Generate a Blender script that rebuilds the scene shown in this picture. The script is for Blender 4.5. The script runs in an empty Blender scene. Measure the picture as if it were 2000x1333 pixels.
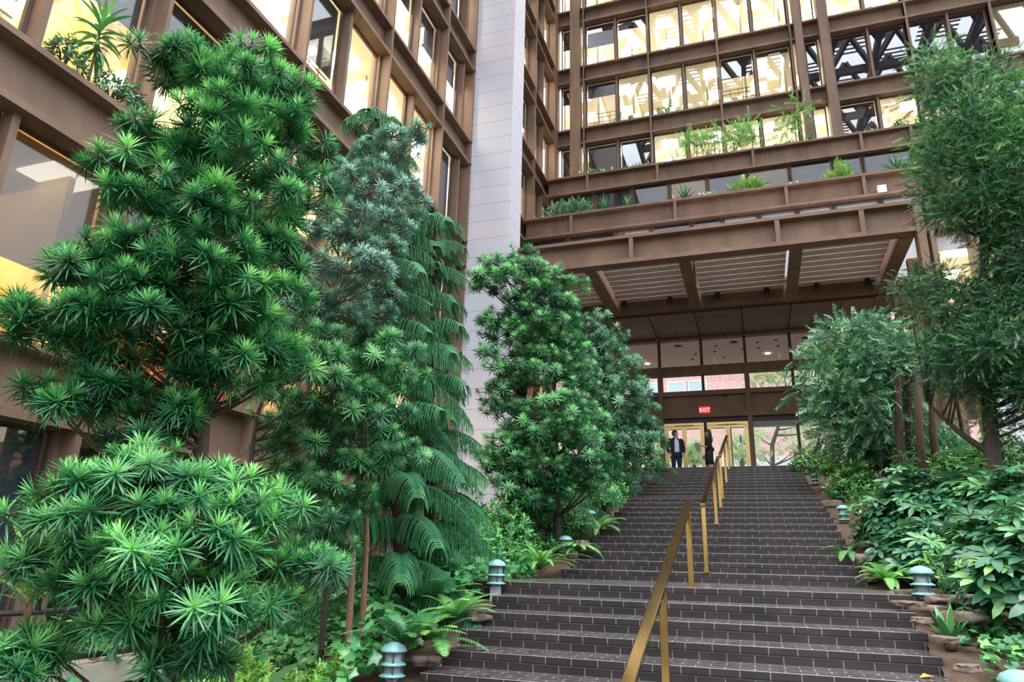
import bpy, bmesh, math, random
import numpy as np
from mathutils import Vector, Matrix

random.seed(7)
RNG = np.random.default_rng(11)
SC = bpy.context.scene
COL = SC.collection
PI = math.pi

# ------------------------------------------------------------------ camera
YAW, PITCH, ROLL, FPX = -0.3348, 0.3075, 0.0258, 1369.8
_f = Vector((math.sin(YAW) * math.cos(PITCH), math.cos(YAW) * math.cos(PITCH), math.sin(PITCH)))
_r0 = Vector((math.cos(YAW), -math.sin(YAW), 0)); _u0 = _r0.cross(_f)
_r = _r0 * math.cos(ROLL) + _u0 * math.sin(ROLL)
_u = -_r0 * math.sin(ROLL) + _u0 * math.cos(ROLL)
cam_d = bpy.data.cameras.new('camera'); cam = bpy.data.objects.new('camera', cam_d); COL.objects.link(cam)
cam_d.sensor_width = 36; cam_d.lens = 36 * FPX / 2000; cam_d.clip_end = 400; cam_d.clip_start = .05
cam.matrix_world = Matrix(((_r.x, _u.x, -_f.x, 0), (_r.y, _u.y, -_f.y, 0), (_r.z, _u.z, -_f.z, 0), (0, 0, 0, 1)))
SC.camera = cam


def ray(px, py):
    return _f + _r * ((px - 1000) / FPX) + _u * ((666.5 - py) / FPX)


def at_y(px, py, Y):
    v = ray(px, py); return v * (Y / v.y)


def at_d(px, py, D):
    v = ray(px, py); return v * (D / math.hypot(v.x, v.y))


# ------------------------------------------------------------------ materials
MATS = {}


def new_mat(name):
    m = bpy.data.materials.new(name); m.use_nodes = True
    nt = m.node_tree; nt.nodes.clear()
    out = nt.nodes.new('ShaderNodeOutputMaterial')
    MATS[name] = m
    return m, nt, out


def N(nt, typ, **kw):
    n = nt.nodes.new(typ)
    for k, v in kw.items():
        if k.startswith('i_'):
            key = k[2:].replace('_', ' ')
            n.inputs[key].default_value = v
        else:
            setattr(n, k, v)
    return n


def rgb(c): return (c[0], c[1], c[2], 1)


def pbr(name, c, rough=.6, metal=0, spec=.5, var=.0, scale=3.0, stretch=(1, 1, 1), bump=0, emit=None, es=0, c2=None):
    m, nt, out = new_mat(name)
    b = N(nt, 'ShaderNodeBsdfPrincipled'); nt.links.new(b.outputs[0], out.inputs[0])
    b.inputs['Roughness'].default_value = rough; b.inputs['Metallic'].default_value = metal
    b.inputs['Specular IOR Level'].default_value = spec
    b.inputs['Base Color'].default_value = rgb(c)
    if var or c2 or bump:
        tc = N(nt, 'ShaderNodeTexCoord'); mp = N(nt, 'ShaderNodeMapping'); mp.inputs['Scale'].default_value = stretch
        geo = N(nt, 'ShaderNodeNewGeometry')
        nt.links.new(geo.outputs['Position'], mp.inputs[0])
        no = N(nt, 'ShaderNodeTexNoise'); no.inputs['Scale'].default_value = scale; no.inputs['Detail'].default_value = 6
        no.inputs['Roughness'].default_value = .65
        nt.links.new(mp.outputs[0], no.inputs['Vector'])
        rp = N(nt, 'ShaderNodeValToRGB'); rp.color_ramp.elements[0].position = .3; rp.color_ramp.elements[1].position = .7
        a = c2 if c2 else tuple(x * (1 - var) for x in c); z = c if c2 else tuple(min(1, x * (1 + var)) for x in c)
        rp.color_ramp.elements[0].color = rgb(a); rp.color_ramp.elements[1].color = rgb(z)
        nt.links.new(no.outputs[0], rp.inputs[0]); nt.links.new(rp.outputs[0], b.inputs['Base Color'])
        if bump:
            bp = N(nt, 'ShaderNodeBump'); bp.inputs['Strength'].default_value = bump; bp.inputs['Distance'].default_value = .02
            nt.links.new(no.outputs[0], bp.inputs['Height']); nt.links.new(bp.outputs[0], b.inputs['Normal'])
    if emit:
        b.inputs['Emission Color'].default_value = rgb(emit); b.inputs['Emission Strength'].default_value = es
    return m


def leaf_mat(name, rough=.38, trans=.18, spec=.5):
    m, nt, out = new_mat(name)
    at = N(nt, 'ShaderNodeAttribute'); at.attribute_name = 'Col'
    b = N(nt, 'ShaderNodeBsdfPrincipled'); b.inputs['Roughness'].default_value = rough
    b.inputs['Specular IOR Level'].default_value = spec
    nt.links.new(at.outputs['Color'], b.inputs['Base Color'])
    t = N(nt, 'ShaderNodeBsdfTranslucent'); nt.links.new(at.outputs['Color'], t.inputs['Color'])
    mx = N(nt, 'ShaderNodeMixShader'); mx.inputs[0].default_value = trans
    nt.links.new(b.outputs[0], mx.inputs[1]); nt.links.new(t.outputs[0], mx.inputs[2])
    nt.links.new(mx.outputs[0], out.inputs[0])
    return m


def glass_mat(name, tint=(1, 1, 1), refl=1.0):
    m, nt, out = new_mat(name)
    tr = N(nt, 'ShaderNodeBsdfTransparent'); tr.inputs[0].default_value = rgb(tint)
    gl = N(nt, 'ShaderNodeBsdfGlossy'); gl.inputs['Roughness'].default_value = .0
    lw = N(nt, 'ShaderNodeLayerWeight'); lw.inputs['Blend'].default_value = .5
    pw = N(nt, 'ShaderNodeMath', operation='POWER'); pw.inputs[1].default_value = 4.5; nt.links.new(lw.outputs['Facing'], pw.inputs[0])
    mu = N(nt, 'ShaderNodeMath', operation='MULTIPLY_ADD'); mu.use_clamp = True; mu.inputs[1].default_value = .95; mu.inputs[2].default_value = .05 * refl
    nt.links.new(pw.outputs[0], mu.inputs[0])
    mx = N(nt, 'ShaderNodeMixShader'); nt.links.new(mu.outputs[0], mx.inputs[0])
    nt.links.new(tr.outputs[0], mx.inputs[1]); nt.links.new(gl.outputs[0], mx.inputs[2])
    nt.links.new(mx.outputs[0], out.inputs[0])
    return m


def shade_mat(name, c, tr=.12):
    m, nt, out = new_mat(name)
    d = N(nt, 'ShaderNodeBsdfDiffuse'); d.inputs[0].default_value = rgb(c)
    t = N(nt, 'ShaderNodeBsdfTransparent')
    mx = N(nt, 'ShaderNodeMixShader'); mx.inputs[0].default_value = tr
    nt.links.new(d.outputs[0], mx.inputs[1]); nt.links.new(t.outputs[0], mx.inputs[2]); nt.links.new(mx.outputs[0], out.inputs[0])
    return m


def brick_mat(name, axes, bw, rh, mortar, c1, c2, cm, rough=.35, offset=.5, red=0.0, bump=.4, shift=(0, 0)):
    """brick texture in object space; axes picks which object axes run along and across the courses"""
    m, nt, out = new_mat(name)
    tc = N(nt, 'ShaderNodeTexCoord'); sp = N(nt, 'ShaderNodeSeparateXYZ'); nt.links.new(tc.outputs['Object'], sp.inputs[0])
    cb = N(nt, 'ShaderNodeCombineXYZ')
    for i, a in enumerate(axes):
        ad = N(nt, 'ShaderNodeMath', operation='ADD'); ad.inputs[1].default_value = 50 * bw + shift[i] if i == 0 else 40 * rh + shift[i]
        nt.links.new(sp.outputs[a], ad.inputs[0]); nt.links.new(ad.outputs[0], cb.inputs[i])
    br = N(nt, 'ShaderNodeTexBrick'); br.offset = offset; br.inputs['Scale'].default_value = 1
    br.inputs['Brick Width'].default_value = bw; br.inputs['Row Height'].default_value = rh
    br.inputs['Mortar Size'].default_value = mortar; br.inputs['Mortar Smooth'].default_value = .1
    br.inputs['Color1'].default_value = rgb(c1); br.inputs['Color2'].default_value = rgb(c2); br.inputs['Mortar'].default_value = rgb(cm)
    nt.links.new(cb.outputs[0], br.inputs['Vector'])
    no = N(nt, 'ShaderNodeTexNoise'); no.inputs['Scale'].default_value = 5; no.inputs['Detail'].default_value = 8
    geo = N(nt, 'ShaderNodeNewGeometry'); nt.links.new(geo.outputs['Position'], no.inputs['Vector'])
    rp = N(nt, 'ShaderNodeValToRGB'); rp.color_ramp.elements[0].color = (.55, .55, .55, 1); rp.color_ramp.elements[1].color = (1.35, 1.3, 1.3, 1)
    nt.links.new(no.outputs[0], rp.inputs[0])
    ml = N(nt, 'ShaderNodeMix', data_type='RGBA', blend_type='MULTIPLY'); ml.inputs[0].default_value = 1
    nt.links.new(br.outputs['Color'], ml.inputs[6]); nt.links.new(rp.outputs[0], ml.inputs[7])
    b = N(nt, 'ShaderNodeBsdfPrincipled'); nt.links.new(ml.outputs[2], b.inputs['Base Color'])
    mr = N(nt, 'ShaderNodeMapRange'); mr.inputs[3].default_value = rough - .12; mr.inputs[4].default_value = rough + .2
    nt.links.new(no.outputs[0], mr.inputs[0]); nt.links.new(mr.outputs[0], b.inputs['Roughness'])
    bp = N(nt, 'ShaderNodeBump'); bp.invert = True; bp.inputs['Strength'].default_value = bump; bp.inputs['Distance'].default_value = .006
    nt.links.new(br.outputs['Fac'], bp.inputs['Height']); nt.links.new(bp.outputs[0], b.inputs['Normal'])
    nt.links.new(b.outputs[0], out.inputs[0])
    return m


STEEL = pbr('weathering_steel', (.205, .128, .089), .62, 0, .35, var=.26, scale=1.6, stretch=(1, 1, .28))
STEEL_D = pbr('weathering_steel_dark', (.105, .068, .058), .6, 0, .35, var=.25, scale=2)
WOODC = pbr('wood_soffit', (.15, .068, .038), .45, 0, .4, var=.3, scale=6, stretch=(.3, 4, 4))
SLAT = pbr('louvre_slat', (.84, .68, .67), .6, 0, .3, var=.15, scale=4)
DARKMETAL = pbr('dark_metal', (.03, .03, .033), .45, .3)
GLASS = glass_mat('window_glass')
GLASSR = glass_mat('reflective_window_glass', (.93, .95, .97), 4.2)
GLASSD = glass_mat('door_glass', (.96, .98, .97), .7)
SHADE = shade_mat('roller_shade_grey', (.055, .06, .072), .1)
SHADEN = shade_mat('roller_shade_navy', (.045, .05, .072), .02)
SHADEG = shade_mat('roller_shade_olive', (.085, .086, .078), .26)
CURTAIN = pbr('pale_curtain', (.42, .42, .46), .8, var=.2, scale=5, stretch=(6, 6, .3))
CREAM = pbr('office_cream_wall', (.82, .74, .56), .8, var=.05)
WHITEW = pbr('office_white_wall', (.86, .8, .66), .8, var=.04)
YELLOW = pbr('office_yellow_wall', (.8, .56, .18), .8, var=.08)
OCEIL = pbr('office_ceiling', (.84, .79, .66), .85)
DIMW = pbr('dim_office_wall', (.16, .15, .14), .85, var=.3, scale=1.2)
RUST = pbr('brick_red_panel', (.38, .09, .04), .7, var=.2, scale=3)
OFLOOR = pbr('office_floor', (.2, .15, .1), .8)
PANEL = pbr('light_panel', (1, .95, .85), .5, emit=(1, .93, .78), es=7)
BULB = pbr('downlight_glow', (1, .9, .7), .5, emit=(1, .85, .6), es=14)
WARMB = pbr('warm_glow', (1, .8, .45), .5, emit=(1, .62, .2), es=4)
BRASS = pbr('polished_brass', (.66, .43, .14), .16, 1, var=.22, scale=2.2, stretch=(1, 1, 1))
BRASSR = pbr('rail_brass', (.40, .275, .10), .14, 1, var=.25, scale=1.6)
BRASSD = pbr('door_brass', (.66, .47, .2), .34, 1, var=.1, scale=4)
CONC = pbr('concrete', (.42, .37, .31), .85, var=.18, scale=5)
SOIL = pbr('soil', (.13, .085, .055), .95, c2=(.05, .032, .02), scale=9, bump=.6)
LOBBYF = pbr('lobby_floor', (.09, .08, .075), .3, var=.2, scale=4)
ROCK = pbr('garden_rock', (.30, .215, .18), .85, c2=(.085, .065, .052), scale=7, bump=.8)
TEAL = pbr('verdigris_metal', (.22, .44, .45), .5, .1, var=.18, scale=16)
TEALD = pbr('verdigris_dark', (.06, .13, .14), .5, .1)
GREYP = pbr('grey_lamp_post', (.47, .48, .55), .5, .1)
LENS = pbr('lamp_lens', (.25, .3, .32), .25)
BARK = pbr('bark_brown', (.13, .075, .05), .9, c2=(.055, .035, .026), scale=14, stretch=(3, 3, .6), bump=.8)
BARKO = pbr('bark_orange', (.3, .165, .1), .9, c2=(.14, .08, .05), scale=14, stretch=(3, 3, .6), bump=.6)
BARKD = pbr('bark_dark', (.05, .036, .03), .9, var=.4, scale=12, stretch=(3, 3, .6), bump=.8)
EXITR = pbr('exit_red', (.55, .02, .02), .4, emit=(1, .03, .03), es=1.0)
EXITL = pbr('exit_letter', (1, .35, .3), .4, emit=(1, .28, .22), es=1.6)
NAVY = pbr('navy_suit', (.012, .016, .034), .8)
BLACKC = pbr('black_cloth', (.012, .012, .013), .85)
SHIRT = pbr('white_shirt', (.75, .76, .8), .8)
SKIN = pbr('skin', (.5, .29, .2), .55)
HAIR = pbr('black_hair', (.012, .01, .009), .4)
PAPER = pbr('paper', (.7, .68, .7), .7, c2=(.3, .3, .34), scale=20)
BLUEC = pbr('blue_thing', (.2, .55, .75), .5)
LEATHER = pbr('dark_leather', (.03, .035, .045), .35)
PINKB = brick_mat('red_brick_facade', (0, 2), .6, .2, .02, (.86, .53, .52), (.82, .48, .47), (.86, .58, .57), .8, bump=.1)
PINKC = pbr('pale_stone', (.66, .56, .58), .8, var=.08)
WHITEF = pbr('white_frame', (.75, .8, .82), .6)
SOFFIT = pbr('pink_soffit', (.78, .56, .53), .8)
PAVE = pbr('street_paving', (.32, .31, .3), .85, var=.1)
GRASS = pbr('lawn', (.2, .4, .06), .9, var=.3, scale=6)
WOODF = pbr('furniture_wood', (.22, .1, .04), .5)
FLOWERW = pbr('white_flower', (.8, .82, .78), .6)
LEAF = leaf_mat('leaf_green', .32, .2, .6); LEAFB = leaf_mat('leaf_blue_green', .34, .1, .7); LEAFG = leaf_mat('leaf_glossy', .26, .12, .6)
LEAFC = leaf_mat('conifer_green', .5, .15, .4); LEAFF = leaf_mat('fern_leaf', .42, .3, .4)
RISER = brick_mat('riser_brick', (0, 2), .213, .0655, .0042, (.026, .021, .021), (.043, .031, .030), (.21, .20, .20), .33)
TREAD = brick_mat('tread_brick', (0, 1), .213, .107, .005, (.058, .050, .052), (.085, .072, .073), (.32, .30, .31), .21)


def granite_mat():
    m, nt, out = new_mat('granite')
    geo = N(nt, 'ShaderNodeNewGeometry'); sp = N(nt, 'ShaderNodeSeparateXYZ'); nt.links.new(geo.outputs['Position'], sp.inputs[0])
    md = N(nt, 'ShaderNodeMath', operation='MODULO'); md.inputs[1].default_value = .61
    ad = N(nt, 'ShaderNodeMath', operation='ADD'); ad.inputs[1].default_value = 61
    nt.links.new(sp.outputs[2], ad.inputs[0]); nt.links.new(ad.outputs[0], md.inputs[0])
    lt = N(nt, 'ShaderNodeMath', operation='LESS_THAN'); lt.inputs[1].default_value = .014; nt.links.new(md.outputs[0], lt.inputs[0])
    # tint per course
    dv = N(nt, 'ShaderNodeMath', operation='DIVIDE'); dv.inputs[1].default_value = .61; nt.links.new(ad.outputs[0], dv.inputs[0])
    fl = N(nt, 'ShaderNodeMath', operation='FLOOR'); nt.links.new(dv.outputs[0], fl.inputs[0])
    wn = N(nt, 'ShaderNodeTexWhiteNoise', noise_dimensions='1D'); nt.links.new(fl.outputs[0], wn.inputs['W'])
    no = N(nt, 'ShaderNodeTexNoise'); no.inputs['Scale'].default_value = 30; no.inputs['Detail'].default_value = 8
    n2 = N(nt, 'ShaderNodeTexNoise'); n2.inputs['Scale'].default_value = .9; n2.inputs['Detail'].default_value = 3
    nt.links.new(geo.outputs['Position'], no.inputs['Vector']); nt.links.new(geo.outputs['Position'], n2.inputs['Vector'])
    r1 = N(nt, 'ShaderNodeValToRGB'); r1.color_ramp.elements[0].color = (.62, .63, .73, 1); r1.color_ramp.elements[1].color = (.69, .64, .71, 1)
    nt.links.new(wn.outputs[0], r1.inputs[0])
    r2 = N(nt, 'ShaderNodeValToRGB'); r2.color_ramp.elements[0].position = .3; r2.color_ramp.elements[1].position = .65
    r2.color_ramp.elements[0].color = (.82, .82, .82, 1); r2.color_ramp.elements[1].color = (1.05, 1.05, 1.05, 1); nt.links.new(no.outputs[0], r2.inputs[0])
    m1 = N(nt, 'ShaderNodeMix', data_type='RGBA', blend_type='MULTIPLY'); m1.inputs[0].default_value = 1
    nt.links.new(r1.outputs[0], m1.inputs[6]); nt.links.new(r2.outputs[0], m1.inputs[7])
    m2 = N(nt, 'ShaderNodeMix', data_type='RGBA'); nt.links.new(lt.outputs[0], m2.inputs[0]); nt.links.new(m1.outputs[2], m2.inputs[6])
    m2.inputs[7].default_value = (.27, .26, .29, 1)
    b = N(nt, 'ShaderNodeBsdfPrincipled'); b.inputs['Roughness'].default_value = .6; nt.links.new(m2.outputs[2], b.inputs['Base Color'])
    nt.links.new(b.outputs[0], out.inputs[0])
    return m


GRANITE = granite_mat()


# ------------------------------------------------------------------ object helpers
def link(o, parent=None):
    COL.objects.link(o)
    if parent is not None: o.parent = parent
    return o


def empty(name, loc=(0, 0, 0), label=None, cat=None, group=None, kind=None, rz=0):
    o = bpy.data.objects.new(name, None); o.empty_display_size = .2
    COL.objects.link(o); o.location = loc; o.rotation_euler = (0, 0, rz)
    return tag(o, label, cat, group, kind)


def tag(o, label=None, cat=None, group=None, kind=None):
    if label: o['label'] = label
    if cat: o['category'] = cat
    if group: o['group'] = group
    if kind: o['kind'] = kind
    return o


class MB:
    """collects boxes, tubes, lathes ... and builds ONE mesh object"""

    def __init__(s): s.v = []; s.f = []; s.sm = []; s.mi = []

    def add(s, verts, faces, smooth=False, mi=0):
        b = len(s.v); s.v += [tuple(x) for x in verts]
        for f in faces: s.f.append(tuple(i + b for i in f)); s.sm.append(smooth); s.mi.append(mi)
        return s

    def box(s, x0, x1, y0, y1, z0, z1, mi=0):
        v = [(x, y, z) for z in (z0, z1) for y in (y0, y1) for x in (x0, x1)]
        return s.add(v, [(0, 2, 3, 1), (4, 5, 7, 6), (0, 1, 5, 4), (2, 6, 7, 3), (0, 4, 6, 2), (1, 3, 7, 5)], mi=mi)

    def obox(s, p, q, w, h, up=(0, 0, 1)):
        """bar from p to q of width w and height h"""
        p = Vector(p); q = Vector(q); d = (q - p).normalized(); u = Vector(up); sd = d.cross(u)
        if sd.length < 1e-4: sd = d.cross(Vector((1, 0, 0)))
        sd.normalize(); u = sd.cross(d)
        v = []
        for c in (p, q):
            for a, b in ((-1, -1), (1, -1), (1, 1), (-1, 1)): v.append(c + sd * a * w / 2 + u * b * h / 2)
        return s.add(v, [(3, 2, 1, 0), (4, 5, 6, 7), (0, 1, 5, 4), (1, 2, 6, 5), (2, 3, 7, 6), (3, 0, 4, 7)])

    def tube(s, pts, rad, n=8, caps=True, sq=(1, 1), smooth=True):
        pts = [Vector(p) for p in pts]; rs = rad if isinstance(rad, (list, tuple)) else [rad] * len(pts)
        rows = []; prev = None
        for i, p in enumerate(pts):
            d = (pts[min(i + 1, len(pts) - 1)] - pts[max(i - 1, 0)]).normalized()
            if prev is None:
                a = d.orthogonal().normalized() if abs(d.z) < .95 else Vector((1, 0, 0))
                a = (a - d * a.dot(d)).normalized()
            else: a = (prev - d * prev.dot(d)).normalized()
            prev = a; b = d.cross(a)
            rows.append([p + (a * math.cos(2 * PI * k / n) * sq[0] + b * math.sin(2 * PI * k / n) * sq[1]) * rs[i] for k in range(n)])
        v = [q for r in rows for q in r]; f = []
        for i in range(len(rows) - 1):
            for k in range(n): f.append((i * n + k, i * n + (k + 1) % n, (i + 1) * n + (k + 1) % n, (i + 1) * n + k))
        if caps: f.append(tuple(range(n))[::-1]); f.append(tuple((len(rows) - 1) * n + k for k in range(n)))
        return s.add(v, f, smooth)

    def lathe(s, prof, c=(0, 0, 0), n=20, smooth=True):
        v = []; f = []
        for r, z in prof:
            for k in range(n): v.append((c[0] + r * math.cos(2 * PI * k / n), c[1] + r * math.sin(2 * PI * k / n), c[2] + z))
        for i in range(len(prof) - 1):
            for k in range(n): f.append((i * n + k, i * n + (k + 1) % n, (i + 1) * n + (k + 1) % n, (i + 1) * n + k))
        f.append(tuple(range(n))[::-1]); f.append(tuple((len(prof) - 1) * n + k for k in range(n)))
        return s.add(v, f, smooth)

    def ball(s, c, r, n=12, m=8, sc=(1, 1, 1)):
        prof = []
        v = []; f = []
        for i in range(m + 1):
            t = PI * i / m
            for k in range(n):
                a = 2 * PI * k / n
                v.append((c[0] + r * sc[0] * math.sin(t) * math.cos(a), c[1] + r * sc[1] * math.sin(t) * math.sin(a), c[2] - r * sc[2] * math.cos(t)))
        for i in range(m):
            for k in range(n): f.append((i * n + k, i * n + (k + 1) % n, (i + 1) * n + (k + 1) % n, (i + 1) * n + k))
        return s.add(v, f, True)

    def build(s, name, mat, parent=None, loc=None, bevel=0):
        me = bpy.data.meshes.new(name); me.from_pydata(s.v, [], s.f)
        for m in (mat if isinstance(mat, (list, tuple)) else [mat]): me.materials.append(m)
        me.polygons.foreach_set('use_smooth', s.sm); me.polygons.foreach_set('material_index', s.mi); me.update()
        o = bpy.data.objects.new(name, me); link(o, parent)
        if loc is not None: o.location = loc
        if bevel:
            b = o.modifiers.new('bevel', 'BEVEL'); b.width = bevel; b.segments = 2; b.limit_method = 'ANGLE'
        return o


def box(name, mat, x0, x1, y0, y1, z0, z1, parent=None, kind=None, bevel=0, label=None, cat=None, group=None):
    o = MB().box(x0, x1, y0, y1, z0, z1).build(name, mat, parent, bevel=bevel)
    return tag(o, label, cat, group, kind)


# ------------------------------------------------------------------ terrain heights
LAND_Z = -.181; LF = 7.51; LB = 9.826; RZ = .131; T1, T2, T3, L2 = .495, .398, .518, .888
SX0, SX1 = -2.62, 1.2
TOPY = LB + 11 * T1 + L2 + 10 * T3; TOPZ = LAND_Z + 23 * RZ


def nosing(i):
    if i <= 0: return LF + i * T2, LAND_Z + i * RZ
    if i <= 12: return LB + (i - 1) * T1, LAND_Z + i * RZ
    return LB + 11 * T1 + L2 + (i - 13) * T3, LAND_Z + i * RZ


def sprof(Y):
    if Y < LF - 10 * T2: return LAND_Z - 10 * RZ - RZ
    if Y < LF: return LAND_Z + (Y - LF) / T2 * RZ - .06
    if Y < LB: return LAND_Z
    y12 = LB + 11 * T1
    if Y < y12: return LAND_Z + RZ * (.5 + (Y - LB) / T1)
    if Y < y12 + L2: return LAND_Z + 12 * RZ
    if Y < TOPY: return LAND_Z + RZ * (12.5 + (Y - y12 - L2) / T3)
    return TOPZ


def ground(X, Y):
    s = sprof(Y)
    if X < SX0:
        t = min(1, (SX0 - X) / 4.5)
        low = -1.35 + max(0, (Y - 6)) * .13 + 2.6 * max(0, min(1, (Y - 17) / 5))
        return s * (1 - t) + min(s, low) * t - .06 + .05 * math.sin(X * 2.1 + Y * 1.3)
    t = min(1, max(0, (X - SX1) / 4))
    return s + .35 * t - .06 + .05 * math.sin(X * 1.7 + Y * 1.9)


# ------------------------------------------------------------------ lights / world
w = bpy.data.worlds.new('sky'); SC.world = w; w.use_nodes = True
nt = w.node_tree; nt.nodes.clear()
wo = nt.nodes.new('ShaderNodeOutputWorld'); bg = nt.nodes.new('ShaderNodeBackground'); nt.links.new(bg.outputs[0], wo.inputs[0])
tc = nt.nodes.new('ShaderNodeTexCoord'); sp = nt.nodes.new('ShaderNodeSeparateXYZ'); nt.links.new(tc.outputs['Generated'], sp.inputs[0])
rp = nt.nodes.new('ShaderNodeValToRGB'); nt.links.new(sp.outputs[2], rp.inputs[0])
e = rp.color_ramp.elements
e[0].position = 0; e[0].color = (.10, .10, .11, 1); e[1].position = 1; e[1].color = (1.75, 1.84, 1.96, 1)
k = e.new(.04); k.color = (.27, .28, .30, 1); k = e.new(.45); k.color = (.80, .86, .94, 1)
nt.links.new(rp.outputs[0], bg.inputs[0]); bg.inputs[1].default_value = 2.3
sd = bpy.data.lights.new('sun', 'SUN'); so = bpy.data.objects.new('sun', sd); COL.objects.link(so)
sd.energy = 1.6; sd.angle = math.radians(35); sd.color = (1, .98, .93)
so.rotation_euler = Vector((-.30, .42, -1)).to_track_quat('-Z', 'Y').to_euler(); so.location = (10, -10, 30)


def area(loc, sx, sy, power, color=(1, .82, .52), rot=(0, 0, 0), name='room_lamp'):
    d = bpy.data.lights.new(name, 'AREA'); d.shape = 'RECTANGLE'; d.size = sx; d.size_y = sy; d.energy = power; d.color = color
    o = bpy.data.objects.new(name, d); COL.objects.link(o); o.location = loc; o.rotation_euler = rot
    return o


# ------------------------------------------------------------------ building shell
H = 3.66; Z0 = 9.722; W = 3.27; HB = W / 2; BH = .93
XL = -8.09; YJ = 6.62; YF = 29.27; XF = -6.71


def lev(l): return Z0 + l * H


WIN = [0]


def wall_frame(axis, name):
    """returns a mapper (a along the facade, d depth behind the flange front, z) -> world box"""
    pass


def fbox(mb, ax, a0, a1, d0, d1, z0, z1, front):
    """ax 'L': facade in the plane x=front, depth goes -x; ax 'F': plane y=front, depth goes +y; 'R': plane x=front depth +x"""
    if ax == 'L': mb.box(front - d1, front - d0, a0, a1, z0, z1)
    elif ax == 'R': mb.box(front + d0, front + d1, a0, a1, z0, z1)
    else: mb.box(a0, a1, front + d0, front + d1, z0, z1)
    return mb


def spandrel(ax, front, a0, a1, ztop, fins, parent, h=BH, name='spandrel_beam', fw=.09, depth=.34, tf=.15, bf=.13):
    mb = MB()
    fbox(mb, ax, a0, a1, 0, depth, ztop - tf * .6, ztop, front)
    fbox(mb, ax, a0, a1, .24, depth + .05, ztop - h + bf * .5, ztop - tf * .3, front)
    fbox(mb, ax, a0, a1, 0, depth, ztop - h, ztop - h + bf * .8, front)
    for f in fins:
        if a0 < f < a1: fbox(mb, ax, f - fw / 2, f + fw / 2, .012, .26, ztop - h + bf * .8, ztop - tf * .6, front)
    return mb.build(name, STEEL, parent)


def window(ax, front, a0, a1, z0, z1, shade=0, smat=None, rail=False, gd=.36, glass=None):
    """one window: pane, steel frame, roller shade and guard rail as the photo shows"""
    WIN[0] += 1
    am = (a0 + a1) / 2
    loc = {'L': (front - gd, am, z0), 'R': (front + gd, am, z0), 'F': (am, front + gd, z0)}[ax]
    e = empty('window_%d' % WIN[0], loc, kind='structure')
    def put(name, mb, mat):
        o = mb.build(name, mat); o.parent = e; o.matrix_parent_inverse = Matrix.Translation(Vector(loc)).inverted(); return o
    m = MB(); fbox(m, ax, a0 + .05, a1 - .05, gd, gd + .012, z0 + .02, z1 - .02, front); put('pane', m, glass or GLASS)
    m = MB(); t = .055
    for b in ((a0, a0 + t, z0, z1), (a1 - t, a1, z0, z1), (a0 + t, a1 - t, z0, z0 + t * .6), (a0 + t, a1 - t, z1 - t * .6, z1)):
        fbox(m, ax, b[0], b[1], gd - .02, gd + .05, b[2], b[3], front)
    put('window_frame', m, STEEL_D)
    if shade > 0:
        m = MB(); fbox(m, ax, a0 + .07, a1 - .07, gd + .1, gd + .106, z1 - (z1 - z0) * shade, z1 - .03, front)
        put('roller_shade', m, smat or SHADE)
    if rail:
        m = MB()
        for zz in (.22, .5, .78, 1.0): fbox(m, ax, a0 + .06, a1 - .06, gd + .2, gd + .222, z0 + zz, z0 + zz + .022, front)
        for q in range(1, 4): fbox(m, ax, a0 + (a1 - a0) * q / 4 - .01, a0 + (a1 - a0) * q / 4 + .01, gd + .2, gd + .22, z0, z0 + 1.0, front)
        put('guard_rail', m, DARKMETAL)
    return e


def mullion(ax, front, a, z0, z1, parent, w=.10, d0=.14, d1=.46, name='mullion'):
    m = MB(); fbox(m, ax, a - w / 2, a + w / 2, d0, d1, z0, z1, front)
    return m.build(name, STEEL, parent)


def office_row(ax, front, a0, a1, z0, z1, depth, cells, power, panels=True, lamp_col=(1, .92, .72)):
    """a strip of lit rooms behind a window row; cells = [(a_start, a_end, wall material)]"""
    r = empty('wall_office', {'L': (front - depth, a0, z0), 'R': (front + depth, a0, z0), 'F': (a0, front + depth, z0)}[ax], kind='structure')
    inv = Matrix.Translation(r.location).inverted()
    def put(name, mb, mat):
        o = mb.build(name, mat); o.parent = r; o.matrix_parent_inverse = inv; return o
    m = MB(); fbox(m, ax, a0, a1, .45, depth, z1 - .02, z1 + .1, front); put('ceiling', m, OCEIL)
    m = MB(); fbox(m, ax, a0, a1, .45, depth, z0 - .2, z0 - .1, front); put('floor', m, OFLOOR)
    for i, (c0, c1, mat) in enumerate(cells):
        m = MB(); fbox(m, ax, c0, c1, depth - .1, depth, z0 - .1, z1 - .02, front); put('back_wall', m, mat)
        m = MB(); fbox(m, ax, c0 - .05, c0 + .05, 1.2, depth - .1, z0 - .1, z1 - .02, front); put('partition', m, mat)
    if panels:
        a = a0 + .6
        while a < a1 - .9:
            for d in (1.1, 2.9):
                m = MB(); fbox(m, ax, a, a + .75, d, d + .75, z1 - .05, z1 - .021, front); put('light_panel', m, PANEL)
            a += 2.2
    if power:
        am = (a0 + a1) / 2; L = a1 - a0
        p = {'L': (front - depth * .5, am, z1 - .15), 'R': (front + depth * .5, am, z1 - .15), 'F': (am, front + depth * .5, z1 - .15)}[ax]
        area(p, (depth - 1 if ax != 'F' else L), (L if ax != 'F' else depth - 1), power * L, lamp_col)
    return r


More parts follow.
